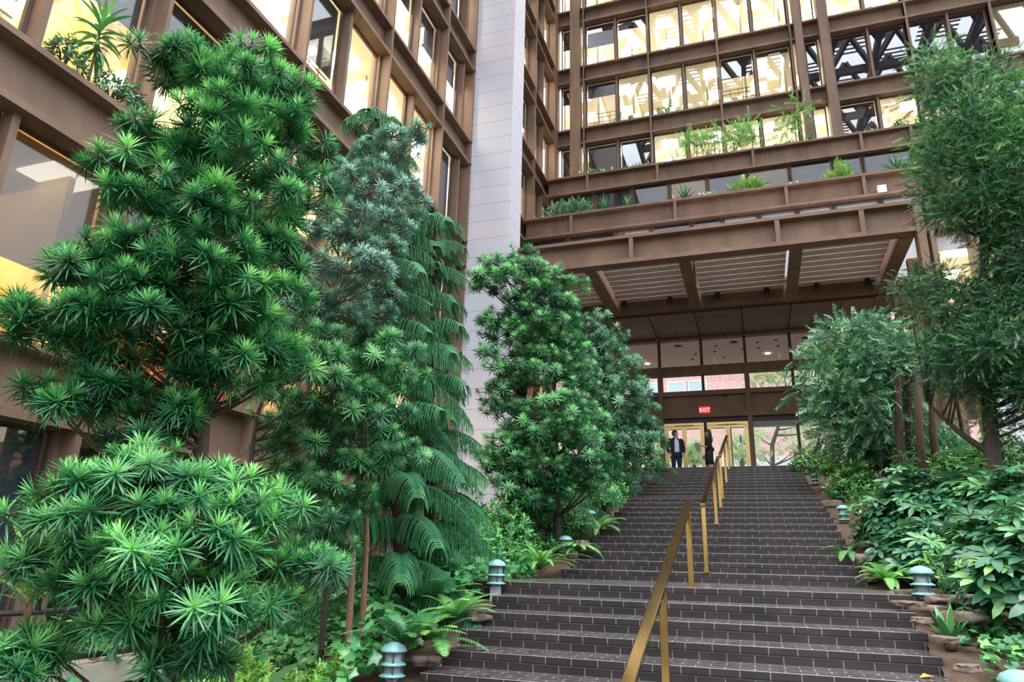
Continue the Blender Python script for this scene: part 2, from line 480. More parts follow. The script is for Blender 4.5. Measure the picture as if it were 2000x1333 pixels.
# ---- left wing
wl = empty('wall_left', (XL, 10, 0), kind='structure')
wl_inv = Matrix.Translation(wl.location).inverted()
PL_END = 18.69
finsL = [YJ + W * j for j in range(-2, 4)]
for l in range(-3, 7):
    o = spandrel('L', XL, -3.2, PL_END, lev(l), finsL + [PL_END - .05], None); o.parent = wl; o.matrix_parent_inverse = wl_inv
for j, y in enumerate(finsL):
    m = MB(); fbox(m, 'L', y - .035, y + .035, -.012, .5, lev(-3) - .93, lev(6), XL)
    fbox(m, 'L', y - .1, y + .1, .26, .5, lev(-3) - .93, lev(6), XL)
    o = m.build('facade_fin', STEEL); o.parent = wl; o.matrix_parent_inverse = wl_inv
m = MB(); fbox(m, 'L', PL_END - .1, PL_END, .0, .5, lev(-3) - .93, lev(6), XL)
o = m.build('facade_fin', STEEL); o.parent = wl; o.matrix_parent_inverse = wl_inv
# shade amounts per (level, half-bay index counted from fin at YJ): (fraction, material, rail)
LS = {(-3, -3): (1, SHADEN, 0), (-3, -2): (1, SHADEN, 0), (-3, -1): (1, SHADEN, 0), (-3, 0): (.0, None, 0), (-3, 1): (0, None, 0),
      (-2, -2): (1, SHADEN, 0), (-2, -1): (.62, SHADEG, 0), (-2, 0): (.3, SHADE, 0), (-2, 2): (.5, SHADE, 0), (-2, 4): (1, SHADEN, 0),
      (-1, -2): (0, None, 1), (-1, -1): (.42, SHADE, 0), (-1, 0): (.5, SHADE, 0), (-1, 2): (.3, SHADE, 0), (-1, 5): (.9, SHADE, 1), (-1, 6): (.95, SHADE, 1), (-1, 7): (.9, SHADE, 0),
      (0, 1): (.0, None, 0), (0, 2): (.72, SHADE, 1), (0, 3): (0, None, 0), (0, 4): (0, None, 0), (0, 5): (0, None, 0), (0, 6): (.95, SHADE, 1), (0, 7): (.8, SHADE, 0),
      (1, 4): (.3, SHADE, 1), (1, 5): (.45, SHADE, 0), (1, 6): (.4, SHADE, 1), (1, 7): (.2, SHADE, 0),
      (2, 6): (.95, SHADE, 1), (2, 7): (.1, SHADE, 0)}
for l in range(-3, 5):
    zb, zt = lev(l), lev(l + 1) - BH
    for k in range(-4, 8):
        a0 = YJ + HB * k; a1 = min(a0 + HB, PL_END)
        if k % 2:
            o = mullion('L', XL, a0, zb, zt, None); o.parent = wl; o.matrix_parent_inverse = wl_inv
        s = LS.get((l, k), (random.choice((0, 0, .3, .5)), SHADE, 0))
        window('L', XL, a0 + .06, a1 - .06, zb, zt, s[0], s[1], bool(s[2]))
    mats = [random.choice((CREAM, WHITEW, CREAM)) for _ in range(9)]
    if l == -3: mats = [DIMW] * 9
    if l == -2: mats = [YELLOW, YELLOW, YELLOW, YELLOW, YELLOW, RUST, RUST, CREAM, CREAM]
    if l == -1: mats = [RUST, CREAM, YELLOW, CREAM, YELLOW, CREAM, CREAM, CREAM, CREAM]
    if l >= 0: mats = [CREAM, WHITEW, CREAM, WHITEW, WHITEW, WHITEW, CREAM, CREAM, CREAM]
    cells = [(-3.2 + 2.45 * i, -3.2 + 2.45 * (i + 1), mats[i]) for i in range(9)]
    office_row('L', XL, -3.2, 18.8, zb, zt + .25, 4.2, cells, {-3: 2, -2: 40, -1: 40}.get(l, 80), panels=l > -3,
               lamp_col={-3: (1, .8, .5), -2: (1, .72, .36), -1: (1, .80, .46)}.get(l, (1, .93, .74)))

# ---- granite pier at the end of the left wing
box('wall_pier', GRANITE, XL - 3, -6.70, PL_END + .01, 19.8, -1.8, lev(7), kind='structure')

# ---- strip of the left wing behind the pier, and the corner
ws = empty('wall_left_rear', (XL, 24, 12), kind='structure'); ws_inv = Matrix.Translation(ws.location).inverted()
SY0, SY1 = 19.8, YF + .3
finsS = [25.65, 27.35]
for l in range(-3, 7):
    o = spandrel('L', XL, SY0, SY1, lev(l), [22.4, 25.65, 28.9], None); o.parent = ws; o.matrix_parent_inverse = ws_inv
for y in (22.4, 25.65, 28.9):
    m = MB(); fbox(m, 'L', y - .05, y + .05, -.012, .5, lev(-3) - .9, lev(6), XL)
    o = m.build('facade_fin', STEEL); o.parent = ws; o.matrix_parent_inverse = ws_inv
for l in range(-3, 6):
    for a0, a1, s in ((19.8, 22.35, 1), (22.45, 24.0, .5), (24.05, 25.6, .25 if l % 2 else .5), (25.7, 27.27, .6 if l % 2 else .4), (27.33, 28.85, 0)):
        window('L', XL, a0, a1, lev(l), lev(l + 1) - BH, s, SHADE, a0 > 25 and a0 < 27)
    for a in (24.02, 27.3):
        o = mullion('L', XL, a, lev(l), lev(l + 1) - BH, None, .12); o.parent = ws; o.matrix_parent_inverse = ws_inv
    office_row('L', XL, SY0, 29.5, lev(l), lev(l + 1) - BH + .2, 3.0, [(19.8, 24.5, CREAM), (24.5, 29.5, YELLOW)], 26 if l < 2 else 34, panels=l > 1)

# ---- far facade
wf = empty('wall_far', (0, YF, 15), kind='structure'); wf_inv = Matrix.Translation(wf.location).inverted()
RX0 = 4.72
XEND = 17.8
finsF = [XF + W * i for i in range(0, 4)]; finsR = [RX0 + 3.14 * i for i in range(0, 5)]


def to(o, p, inv): o.parent = p; o.matrix_parent_inverse = inv; return o


for l in range(3, 7):
    to(spandrel('F', YF, XL, XEND, lev(l), finsF + finsR, None), wf, wf_inv)
for x in finsF + finsR:
    m = MB(); fbox(m, 'F', x - .045, x + .045, -.012, .45, lev(2) - .2, lev(6) + 1, YF); to(m.build('facade_fin', STEEL), wf, wf_inv)
for x0, x1, d in ((-8.42, -8.05, -.1), (-7.36, -6.87, -.25), (3.27, 3.6, -.3), (4.3, 4.66, -.3)):
    m = MB(); fbox(m, 'F', x0, x1, d, .4, lev(0) - .5, lev(6) + 1, YF); to(m.build('steel_column', STEEL), wf, wf_inv)
cellsF = [(-8.0, -7.4)] + [(XF + HB * i, XF + HB * (i + 1)) for i in range(0, 6)] + [(3.62, 4.28)] + [(RX0 + 1.57 * i, RX0 + 1.57 * (i + 1)) for i in range(0, 8)]
FS = {4: [.45, .5, .25, 0, 0, 0, .2, 0, 0, .0, .0, .5, 0, 0, 0], 3: [.35, .3, 0, 0, 0, .42, .1, 1, .9, .9, 1, 1, 0, 0, 0],
      2: [1, 1, 1, 0, 0, 0, 0, 0, .75, 0, .3, 0, .4, 0, 0], 5: [.5, .5, 0, 0, .4, 0, 0, 0, 0, 0, 0, 0, 0, 0, 0]}
for l in range(2, 6):
    zb, zt = lev(l), lev(l + 1) - BH
    for i, (a0, a1) in enumerate(cellsF):
        s = FS[l][i] if i < len(FS[l]) else 0
        window('F', YF, a0 + .05, a1 - .05, zb, zt, s, SHADEN if (l == 3 and i in (7, 8, 9, 10, 11)) else SHADE, i in (1, 5) and l == 3, glass=GLASSR)
        if i not in (0, 7): to(mullion('F', YF, a1, zb, zt, None, .09), wf, wf_inv)
    pw = {5: 60, 4: 60, 3: 34, 2: 60}[l]
    mats = [WHITEW, CREAM, CREAM, CREAM, WHITEW, WHITEW, CREAM]
    cells = [(-8 + 1.8 * i, -8 + 1.8 * (i + 1), random.choice(mats)) for i in range(0, 7)]
    office_row('F', YF, -8.1, 4.6, zb, zt + .15, 4.6, cells, pw)
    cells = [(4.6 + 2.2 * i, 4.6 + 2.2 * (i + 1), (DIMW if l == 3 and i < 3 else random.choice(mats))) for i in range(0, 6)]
    office_row('F', YF, 4.6, 17.8, zb, zt + .15, 4.6, cells, {3: 10}.get(l, pw), panels=l != 3)

# ---- the two terraces (balcony fronts) and the glass behind them
B1Y, B2Y, BMY = 27.62, 24.40, 19.57
BXR = 17
for nm, yy, l, fins in (('upper', B1Y, 2, [-6.2, -3.05, .95, 5.1, 6.9]), ('lower', B2Y, 1, [-6.15, -2.1, 1.85, 4.4, 6.3])):
    t = empty('wall_terrace_' + nm, (0, yy, lev(l)), kind='structure'); inv = Matrix.Translation(t.location).inverted()
    to(spandrel('F', yy, XL, BXR, lev(l), fins, None, fw=.11), t, inv)
    to(MB().box(XL, BXR, yy + .3, YF if l == 2 else 28.0, lev(l) - .75, lev(l) - .3).build('terrace_slab', STEEL_D), t, inv)
    to(MB().box(XL + .1, BXR, yy + .35, yy + .95, lev(l) - .3, lev(l) - .06).build('planter_soil', SOIL), t, inv)
# glass rows behind lower terrace (level 1, y=28) and behind the canopy beam (level 0, y=24.7)
for l, gy, xs in ((1, 27.75, [-8, -5.9, -4.2, -2.55, -.95, .7, 2.35, 4.0, 5.1, 6.9, 9]), (0, 24.55, [-8, -6.3, -4.4, -3.0, -1.5, -.4, .9, 2.2, 3.4, 4.9, 6.3, 7.7, 9])):
    zb, zt = lev(l), lev(l + 1) - BH
    for i in range(len(xs) - 1):
        lit = (l == 1 and i == 3)
        if l == 1: window('F', gy, xs[i], xs[i + 1] - .08, zb - .3, zt + .02, 0 if lit else .0 if i == 5 else 1, SHADEN, gd=.1)
        else: window('F', gy, xs[i], xs[i + 1] - .08, zb - .3, zt + .02, 0 if i in (2,) else 1, CURTAIN if i >= 5 else SHADEN, gd=.1)
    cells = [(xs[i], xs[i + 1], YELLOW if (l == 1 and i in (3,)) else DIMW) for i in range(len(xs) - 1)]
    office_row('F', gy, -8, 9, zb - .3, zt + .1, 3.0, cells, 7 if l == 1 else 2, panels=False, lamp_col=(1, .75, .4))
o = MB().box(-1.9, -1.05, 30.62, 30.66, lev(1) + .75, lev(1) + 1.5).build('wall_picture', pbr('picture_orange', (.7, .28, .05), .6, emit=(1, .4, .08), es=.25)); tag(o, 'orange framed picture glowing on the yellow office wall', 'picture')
o.name = 'framed_picture'

# ---- entrance canopy
cn = empty('wall_canopy', (0, BMY, 9), kind='structure'); cn_inv = Matrix.Translation(cn.location).inverted()
to(spandrel('F', BMY, -6.7, 4.95, lev(0), [-3.05, 1.15, 3.35], None, h=.92, name='canopy_beam', fw=.13, depth=.42, tf=.17, bf=.16), cn, cn_inv)
for x in (-4.42, -1.52, 1.62, 4.45):
    m = MB(); m.box(x - .17, x + .17, BMY + .42, 24.0, 8.78, 8.9); m.box(x - .05, x + .05, BMY + .42, 24.0, 8.85, 9.7); to(m.build('canopy_rib', STEEL), cn, cn_inv)
m = MB(); m.box(-6.7, 4.95, 24.0, 24.35, 8.78, 8.92); m.box(-6.7, 4.95, 24.1, 24.2, 8.9, 9.6); m.box(-6.7, 4.95, 24.0, 24.35, 9.5, 9.62); to(m.build('canopy_cross_beam', STEEL), cn, cn_inv)
for a, b in ((-6.7, -4.6), (-4.22, -1.72), (-1.32, 1.42), (1.82, 4.25)):
    for i in range(9):
        y = 20.25 + i * .43
        to(MB().box(a, b, y, y + .40, 9.22, 9.26).build('louvre_slat', SLAT), cn, cn_inv)
# six small spot lights hanging in front of the cross beam
SPX = [-3.9, -2.55, -1.02, .52, 2.1, 3.75]
WHICH = ['leftmost of the six', 'second from left of the six', 'third from left of the six', 'fourth from left of the six', 'fifth from left of the six', 'rightmost of the six']
for i, (px, py) in enumerate([(1219, 588), (1308, 580), (1401, 570), (1497, 563), (1595, 555), (1694, 545)]):
    p = at_y(px, py, 23.92)
    t = empty('spot_light', (p.x, 23.92, 9.5), 'dark cylinder spot light under the canopy, ' + WHICH[i], 'light', 'spot lights under the entrance canopy')
    MB().lathe([(.075, -.52), (.085, -.5), (.085, -.12), (.06, -.1)], n=16).build('housing', DARKMETAL, t)
    MB().lathe([(.02, -.11), (.02, .0)], n=8).build('stem', DARKMETAL, t)
    MB().lathe([(.06, -.525), (.06, -.515)], n=16).build('lamp_lens', LENS, t)
# wood soffit between cross beam and doors
YD = 27.2
for i in range(-4, 3):
    x0 = -.0 + 1.62 * i
    to(MB().box(x0 + .015, x0 + 1.605, 24.35, YD + .1, 8.70, 8.76).build('soffit_panel', WOODC), cn, cn_inv)
to(MB().box(-6.7, 4.95, 24.35, YD + .1, 8.77, 8.85).build('soffit_backing', DARKMETAL), cn, cn_inv)
for x, y in ((-4.1, 26.2), (-2.5, 26.4), (-.8, 26.4), (.8, 26.4), (2.4, 26.3)):
    to(MB().lathe([(.06, 8.685), (.06, 8.699)], (x, y, 0), 12).build('downlight', DARKMETAL), cn, cn_inv)

# ---- entrance wall
en = empty('wall_entrance', (0, YD, TOPZ), kind='structure'); en_inv = Matrix.Translation(en.location).inverted()
S = YD / 26.0
EX = [-6.48, -4.86, -3.24, -1.62, 0.0, 1.62, 3.24, 4.7]
def entr(name, mat, *b): return to(MB().box(*b).build(name, mat), en, en_inv)
entr('transom_beam', STEEL, -6.7, 4.9, YD - .12, YD + .2, 8.6, 8.72)
entr('transom_beam', STEEL, -6.7, 4.9, YD - .15, YD + .2, 7.16, 7.5)
m = MB(); m.box(-6.7, 4.9, YD - .15, YD + .2, 6.32, 6.5); m.box(-6.7, 4.9, YD, YD + .1, 5.6, 6.35); m.box(-6.7, 4.9, YD - .15, YD + .2, 5.46, 5.62)
to(m.build('door_head_beam', STEEL), en, en_inv)
entr('door_head_panel', STEEL_D, -6.7, 4.9, YD + .0, YD + .12, 5.28, 5.46)
for x in EX:
    entr('entrance_mullion', STEEL_D, x - .05, x + .05, YD - .1, YD + .15, 7.5, 8.62)
for x in (-6.48, -3.24, 0.0, 3.24, 4.7):
    entr('entrance_post', STEEL, x - .09, x + .09, YD - .14, YD + .2, TOPZ, 7.2)
for x in (-1.62,): entr('entrance_post', STEEL_D, x - .06, x + .06, YD - .05, YD + .2, TOPZ, 5.5)
for x in (-4.86, -1.62, 1.62): entr('entrance_mullion', STEEL_D, x - .05, x + .05, YD - .05, YD + .15, 6.5, 7.16)
for i in range(len(EX) - 1):
    for z0, z1 in ((7.5, 8.6), (6.5, 7.16)):
        WIN[0] += 1
        o = box('window_%d' % WIN[0], GLASSD, EX[i] + .06, EX[i + 1] - .06, YD + .06, YD + .07, z0, z1, kind='structure')
for a, b in ((-6.4, -4.91), (-4.81, -3.33), (.09, 1.57), (1.67, 3.15), (3.33, 4.62)):
    WIN[0] += 1
    box('window_%d' % WIN[0], GLASSD, a, b, YD + .06, YD + .07, TOPZ + .05, 5.28, kind='structure')
for x in (1.62, -4.86): entr('entrance_mullion', STEEL_D, x - .05, x + .05, YD - .05, YD + .1, TOPZ, 5.3)
# brass doors: two pairs, each leaf a door with frame, pane, pull and push bar
DN = 0
for fx0, fx1 in ((-3.13, -1.70), (-1.54, -.11)):
    m = MB(); zt = 5.26
    m.box(fx0 - .02, fx0 + .04, YD - .1, YD + .1, TOPZ, zt); m.box(fx1 - .04, fx1 + .02, YD - .1, YD + .1, TOPZ, zt); m.box(fx0 + .04, fx1 - .04, YD - .1, YD + .1, zt - .1, zt)
    to(m.build('door_surround', BRASSD), en, en_inv)
    mid = (fx0 + fx1) / 2
    to(MB().box(mid - .35, mid + .35, YD - .16, YD - .1, zt - .09, zt - .04).build('door_closer', BRASSD), en, en_inv)
    for a, b in ((fx0 + .05, mid - .006), (mid + .006, fx1 - .05)):
        DN += 1
        d = empty('door_%d' % DN, ((a + b) / 2, YD, TOPZ), kind='structure'); dinv = Matrix.Translation(d.location).inverted()
        m = MB(); t = .075
        m.box(a, a + t, YD - .05, YD + .02, TOPZ + .01, zt - .11); m.box(b - t, b, YD - .05, YD + .02, TOPZ + .01, zt - .11)
        m.box(a + t, b - t, YD - .05, YD + .02, TOPZ + .01, TOPZ + .14); m.box(a + t, b - t, YD - .05, YD + .02, zt - .2, zt - .11)
        to(m.build('door_frame', BRASSD), d, dinv)
        to(MB().box(a + t, b - t, YD - .02, YD - .01, TOPZ + .14, zt - .2).build('pane', GLASSD), d, dinv)
        to(MB().box(a + .02, b - .02, YD - .12, YD - .085, TOPZ + .62, TOPZ + .66).build('push_bar', BRASSD), d, dinv)
        hx = b - .04 if a < mid - .1 else a + .04
        to(MB().box(hx - .03, hx + .03, YD - .1, YD - .05, TOPZ + 1.45, TOPZ + 1.75).build('door_handle', BRASSD), d, dinv)

# EXIT sign
p = at_y(1376, 801, YD - .2)
ex = empty('exit_sign', (p.x, YD - .02, p.z), 'red illuminated EXIT sign on the brown beam above the brass doors', 'sign')
sb_ = MB().box(-.19, .19, -.13, -.02, -.13, .13).build('sign_box', EXITR, ex)
tcu = bpy.data.curves.new('exit_text', 'FONT'); tcu.body = 'EXIT'; tcu.align_x = 'CENTER'; tcu.align_y = 'CENTER'; tcu.size = .2; tcu.extrude = .004; tcu.offset = .004
to_ = bpy.data.objects.new('tmp', tcu); COL.objects.link(to_)
bpy.context.view_layer.update()
me = bpy.data.meshes.new_from_object(to_.evaluated_get(bpy.context.evaluated_depsgraph_get())); bpy.data.objects.remove(to_)
me.materials.clear(); me.materials.append(EXITL)
lo = bpy.data.objects.new('sign_letters', me); link(lo, sb_); lo.rotation_euler = (PI / 2, 0, 0); lo.location = (0, -.136, 0)
MB().box(-.03, .03, -.02, 0, -.04, .04).build('sign_bracket', DARKMETAL, ex)
# dome camera on beam
p = at_y(1417, 780, YD - .2)
t = empty('security_camera', (p.x, YD - .15, 6.32), 'small black dome camera under the flange right of the EXIT sign', 'camera')
MB().lathe([(.07, -.03), (.075, 0)], n=14).build('mount', DARKMETAL, t); MB().ball((0, 0, -.04), .06).build('dome', LEATHER, t)

# lobby floor and structure outside the doors
box('floor', LOBBYF, -8, 6, TOPY + .02, YD + 5, TOPZ - .3, TOPZ, kind='structure')
box('ceiling', SOFFIT, -9, 9, YD + .25, 32.6, 8.72, 8.9, kind='structure')
for k, (x, y) in enumerate([(-4.2, 30.6), (.9, 30.2)]):
    t = tag(MB().lathe([(.09, 8.69), (.09, 8.719)], (x, y, 0), 14).build('downlight', BULB), ['glowing recessed downlight in the pink soffit, left behind the conifer tips', 'glowing recessed downlight in the pink soffit above the right glass'][k], 'light')
for k, (x, y, r) in enumerate([(-2.6, 28.3, .16), (-.4, 28.3, .16), (2.3, 28.4, .16), (-1.1, 28.6, .06), (-.1, 29.3, .06), (-1.2, 29.4, .06), (-.9, 30.4, .06), (-2.0, 29.6, .06), (-2.2, 30.4, .06), (.5, 28.5, .06), (1.2, 28.4, .06), (.55, 29.3, .06), (1.3, 29.2, .06)]):
    tag(MB().lathe([(r, 8.69), (r, 8.719)], (x, y, 0), 12).build('trim_%d' % (k + 1), DARKMETAL), kind='structure')
box('trim_20', STEEL_D, -9, 9, 31.9, 32.2, 5.95, 7.4, kind='structure')
for x in (-6, -.9, 4.5): box('trim_2%d' % (1 + int(x > -2) + int(x > 3)), STEEL_D, x - .08, x + .08, 31.95, 32.15, TOPZ, 5.95, kind='structure')

# ---- right side of the canopy: column, side glass wall and the right wing
wr = empty('wall_right', (5, 22, 5), kind='structure'); wr_inv = Matrix.Translation(wr.location).inverted()
def rt(name, mat, *b): return to(MB().box(*b).build(name, mat), wr, wr_inv)
rt('corner_column', STEEL, 4.62, 4.82, BMY - .03, BMY + .4, .5, 9.72); rt('corner_column', STEEL, 4.9, 5.02, BMY - .06, BMY + .4, .5, 9.72)
for y in (21.6, 23.3, 24.2, 26.3):
    rt('side_post', STEEL, 4.7, 4.95, y - .1, y + .1, 1.5, 8.8)
to(spandrel('F', BMY, 5.02, 17, lev(0), [7.4, 9.8, 12.2, 14.6], None), wr, wr_inv)
for x in (5.9, 7.2, 9.1, 11, 13): rt('side_post', STEEL, x - .09, x + .09, BMY + .1, BMY + .45, .5, 8.8)
rt('transom_beam', STEEL, 5.02, 17, BMY + .1, BMY + .5, 4.9, 5.6)
rt('pale_panel', PINKC, 5.05, 5.85, BMY + .35, BMY + .4, 8.3, 8.8)
for a, b in ((5.02, 5.81), (5.99, 7.11), (7.29, 9.01), (9.19, 10.91), (11.1, 12.9)):
    for z0, z1 in ((5.6, 8.8), (1.6, 4.9)):
        WIN[0] += 1
        box('window_%d' % WIN[0], GLASS, a, b, BMY + .3, BMY + .31, z0, z1, kind='structure')
office_row('F', BMY + .2, 5.0, 17, 5.6, 8.8, 4, [(5.0, 9, CREAM), (9, 17, YELLOW)], 30)
office_row('F', BMY + .2, 6.4, 17, 1.6, 5.0, 4, [(6.4, 9, CREAM), (9, 17, YELLOW)], 26, panels=False)
box('wall_pier.001', GRANITE, 5.35, 6.0, BMY - .9, BMY - .2, .8, 5.2, kind='structure')
area((4.6, 25.6, 6.4), .5, .5, 6, (1, .75, .4))
gl_ = MB(); gl_.ball((4.5, 24.2, 6.6), .15); gl_.box(4.6, 4.72, 24.17, 24.23, 6.57, 6.63)
tag(gl_.build('globe_lamp', PANEL), 'glowing white lamp beside the dark posts under the right end of the canopy', 'lamp')

# ---- atrium roof: zigzag steel trusses under open sky-light (seen reflected in the far windows)
rf = empty('ceiling_skylight', (3, 12, 38), kind='structure'); rf_inv = Matrix.Translation(rf.location).inverted()
m = MB(); n = 9
for i in range(n):
    x0 = -8 + i * 3.2
    for j in range(11):
        y0 = -6 + j * 3.2
        m.obox((x0, y0, 38), (x0 + 1.6, y0 + 1.6, 40), .28, .4); m.obox((x0 + 3.2, y0, 38), (x0 + 1.6, y0 + 1.6, 40), .28, .4)
        if j % 2 == 0: m.obox((x0, y0 + 3.2, 38), (x0 + 1.6, y0 + 1.6, 40), .28, .4)
    m.obox((x0, -6, 38), (x0, 29, 38), .35, .6)
for j in range(0, 12, 2): m.obox((-8, -6 + j * 3.2, 38), (21, -6 + j * 3.2, 38), .35, .6)
to(m.build('roof_truss', STEEL_D), rf, rf_inv)
m = MB()
for i in range(n):
    x0 = -8 + i * 3.2
    for q in range(70):
        y = -6 + q * .5
        if (q // 6 + i) % 2: m.box(x0 + .2, x0 + 3.0, y, y + .1, 40.2, 40.3)
to(m.build('roof_glazing_bar', STEEL_D), rf, rf_inv)

# ------------------------------------------------------------------ stairs
st = empty('staircase', (0, 10, 0), 'wide dark brick staircase rising to the entrance doors', 'stairs')
st_inv = Matrix.Translation(st.location).inverted()
for i in range(-11, 24):
    y0, z = nosing(i)
    y1 = nosing(i + 1)[0] + .05 if i < 23 else TOPY + .6
    x0, x1 = SX0, SX1
    if i == 0: x0, x1 = SX0 - .35, SX1 + .75; y1 = LB + .05
    if i == -11: y0 -= 5
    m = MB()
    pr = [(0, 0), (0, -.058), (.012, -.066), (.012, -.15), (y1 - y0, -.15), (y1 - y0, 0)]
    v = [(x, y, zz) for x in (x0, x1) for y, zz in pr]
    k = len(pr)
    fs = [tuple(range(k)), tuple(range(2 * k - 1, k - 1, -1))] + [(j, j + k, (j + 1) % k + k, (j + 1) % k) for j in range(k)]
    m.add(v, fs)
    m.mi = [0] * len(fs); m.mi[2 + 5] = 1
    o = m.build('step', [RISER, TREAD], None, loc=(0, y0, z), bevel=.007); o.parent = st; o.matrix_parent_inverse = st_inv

# brass handrails down the middle: three runs, each with posts
RXX = -.68
def hrail(y0, y1, posts, top, label, ext=0):
    """y0,y1 run ends; top(y) height of the rail's top"""
    p0 = (RXX, y0, top(y0)); p1 = (RXX, y1, top(y1))
    t = empty('handrail', (RXX, posts[0], sprof(posts[0])), label, 'handrail', 'brass centre handrails'); inv = Matrix.Translation(t.location).inverted()
    m = MB(); m.obox(p0, p1, .075, .045); to(m.build('rail', BRASSR, bevel=.006), t, inv)
    for y in posts:
        zb = None
        for i in range(-11, 24):
            if nosing(i)[0] <= y: zb = nosing(i)[1]
        zt = top(y) - .02
        m = MB(); m.box(RXX - .028, RXX + .028, y - .028, y + .028, zb, zt); po_ = to(m.build('post', BRASS, bevel=.004), t, inv)
        m = MB(); m.box(RXX - .05, RXX + .05, y - .05, y + .05, zb, zb + .012); m.build('base_plate', BRASS, po_)
hrail(2.9, 7.75, [3.3, 5.35, 7.6], lambda y: .66 - (7.75 - y) * .315, 'long brass handrail nearest the camera on the lower flight')
hrail(9.78, 15.0, [9.86, 12.9, 14.75], lambda y: .80 + (y - 9.8) * .2655, 'middle brass handrail on the upper flight above the landing')
hrail(15.75, 21.2, [15.85, 18.6, 21.0], lambda y: 2.32 + (y - 15.75) * .2529, 'farthest brass handrail ending near the woman at the top step')

# ------------------------------------------------------------------ ground
def terrain(name, x0, x1, y0, y1, step, mat):
    nx = int((x1 - x0) / step) + 1; ny = int((y1 - y0) / step) + 1
    v = [(x0 + i * step, y0 + j * step, ground(x0 + i * step, y0 + j * step)) for j in range(ny) for i in range(nx)]
    f = [(j * nx + i, j * nx + i + 1, (j + 1) * nx + i + 1, (j + 1) * nx + i) for j in range(ny - 1) for i in range(nx - 1)]
    m = MB(); m.add(v, f, True); return tag(m.build(name, mat), kind='structure')
terrain('ground', -8.6, SX0 + .02, -1, 27, .25, SOIL)
terrain('ground.001', SX1 - .02, 15.2, -1, 27, .25, SOIL)
box('ground.002', PAVE, -40, 50, YD + 5, 75, TOPZ - .4, TOPZ - .05, kind='structure')

# concrete path edge and pipe railing at the far left
o = MB().obox((-5.6, 3.2, -.98), (-4.75, 5.9, -.82), .5, .16).build('path_curb', CONC); tag(o, 'pale concrete curb under the shrub in the lower left corner', 'curb')
t = empty('pipe_railing', (-5.6, 3, -1.2), 'dark two-bar pipe railing at the lower left edge', 'railing'); inv = Matrix.Translation(t.location).inverted()
for z in (-.42, -.76):
    to(MB().tube([(-5.0, 3.1, z), (-5.0, 5.2, z)], .022).build('rail_bar', DARKMETAL), t, inv)
to(MB().tube([(-5.0, 3.2, -.42), (-5.0, 3.2, -.3), (-5.0, 4.05, -.16), (-5.0, 4.05, -.42)], .02).build('rail_bar', DARKMETAL), t, inv)
for y in (3.3, 5.1): to(MB().tube([(-5.0, y, -.84), (-5.0, y, -.42)], .02).build('post', DARKMETAL), t, inv)

# ------------------------------------------------------------------ path lights
def path_light(px, py, X, label, s=1.0, box_=False, rel=None):
    v = ray(px, py); p = v * (X / v.x)                     # lamp cap position in the plane x = X
    gz = ground(p.x, p.y) - .02
    hgt = max(.3, p.z - gz)
    t = empty('path_light', (p.x, p.y, gz), label, 'garden light', 'path lights along the stairs')
    r = .095 * s; z = hgt
    MB().lathe([(.024, 0), (.024, z - .26 * s), (.05 * s, z - .24 * s)], n=12).build('post', GREYP, t)
    MB().lathe([(.03, z - .26 * s), (.062 * s, z - .22 * s), (.062 * s, z - .03 * s)], n=16).build('lamp_core', LENS, t)
    for q in (.19, .115):
        MB().lathe([(r * .55, z - q * s), (r, z - (q + .022) * s), (r, z - (q + .03) * s), (r * .5, z - (q + .012) * s)], n=20).build('louvre_ring', TEAL, t)
    MB().lathe([(r * 1.02, z - .055 * s), (r * 1.02, z - .045 * s), (r * .8, z - .015 * s), (r * .35, z + .006 * s), (.001, z + .01 * s)], n=20).build('cap', TEAL, t)
    for a in range(4):
        MB().box(-.006, .006, -.006, .006, z - .24 * s, z - .03 * s).build('strut', TEALD, t, loc=(math.cos(a * PI / 2 + .5) * r * .75, math.sin(a * PI / 2 + .5) * r * .75, 0))
    if box_: MB().box(-.05, .045, -.04, .04, z - .46, z - .27).build('junction_box', GREYP, t)
LL = [(770, 1257, 'teal tiered path light lowest on the left, in the ivy'), (970, 1095, 'teal path light with grey junction box at the left end of the landing'),
      (1105, 1048, 'teal path light behind the strap fern left of the stairs'), (1152, 998, 'teal path light third up the left edge of the upper flight'),
      (1198, 951, 'teal path light left of the stairs beside the leafy strap plant'), (1241, 941, 'small teal path light second from the top on the left'), (1259, 921, 'small teal path light highest on the left, beside the far bush')]
for i, (x, y, lb) in enumerate(LL): path_light(x, y, -2.69 if i == 1 else -2.82, lb, 1.1, i == 1)
LR = [(1985, 1312, 'teal path light cap in the lower right corner of the photo'), (1797, 1108, 'teal path light on the rocks at the right end of the landing'), (1705, 1072, 'dark path light under the schefflera right of the stairs'),
      (1645, 988, 'dark path light among shrubs halfway up the right edge'), (1592, 938, 'small teal path light near the top on the right'), (1570, 914, 'highest small path light on the right beside the top steps')]
for i, (x, y, lb) in enumerate(LR): path_light(x, y, 1.36, lb, 1.1)

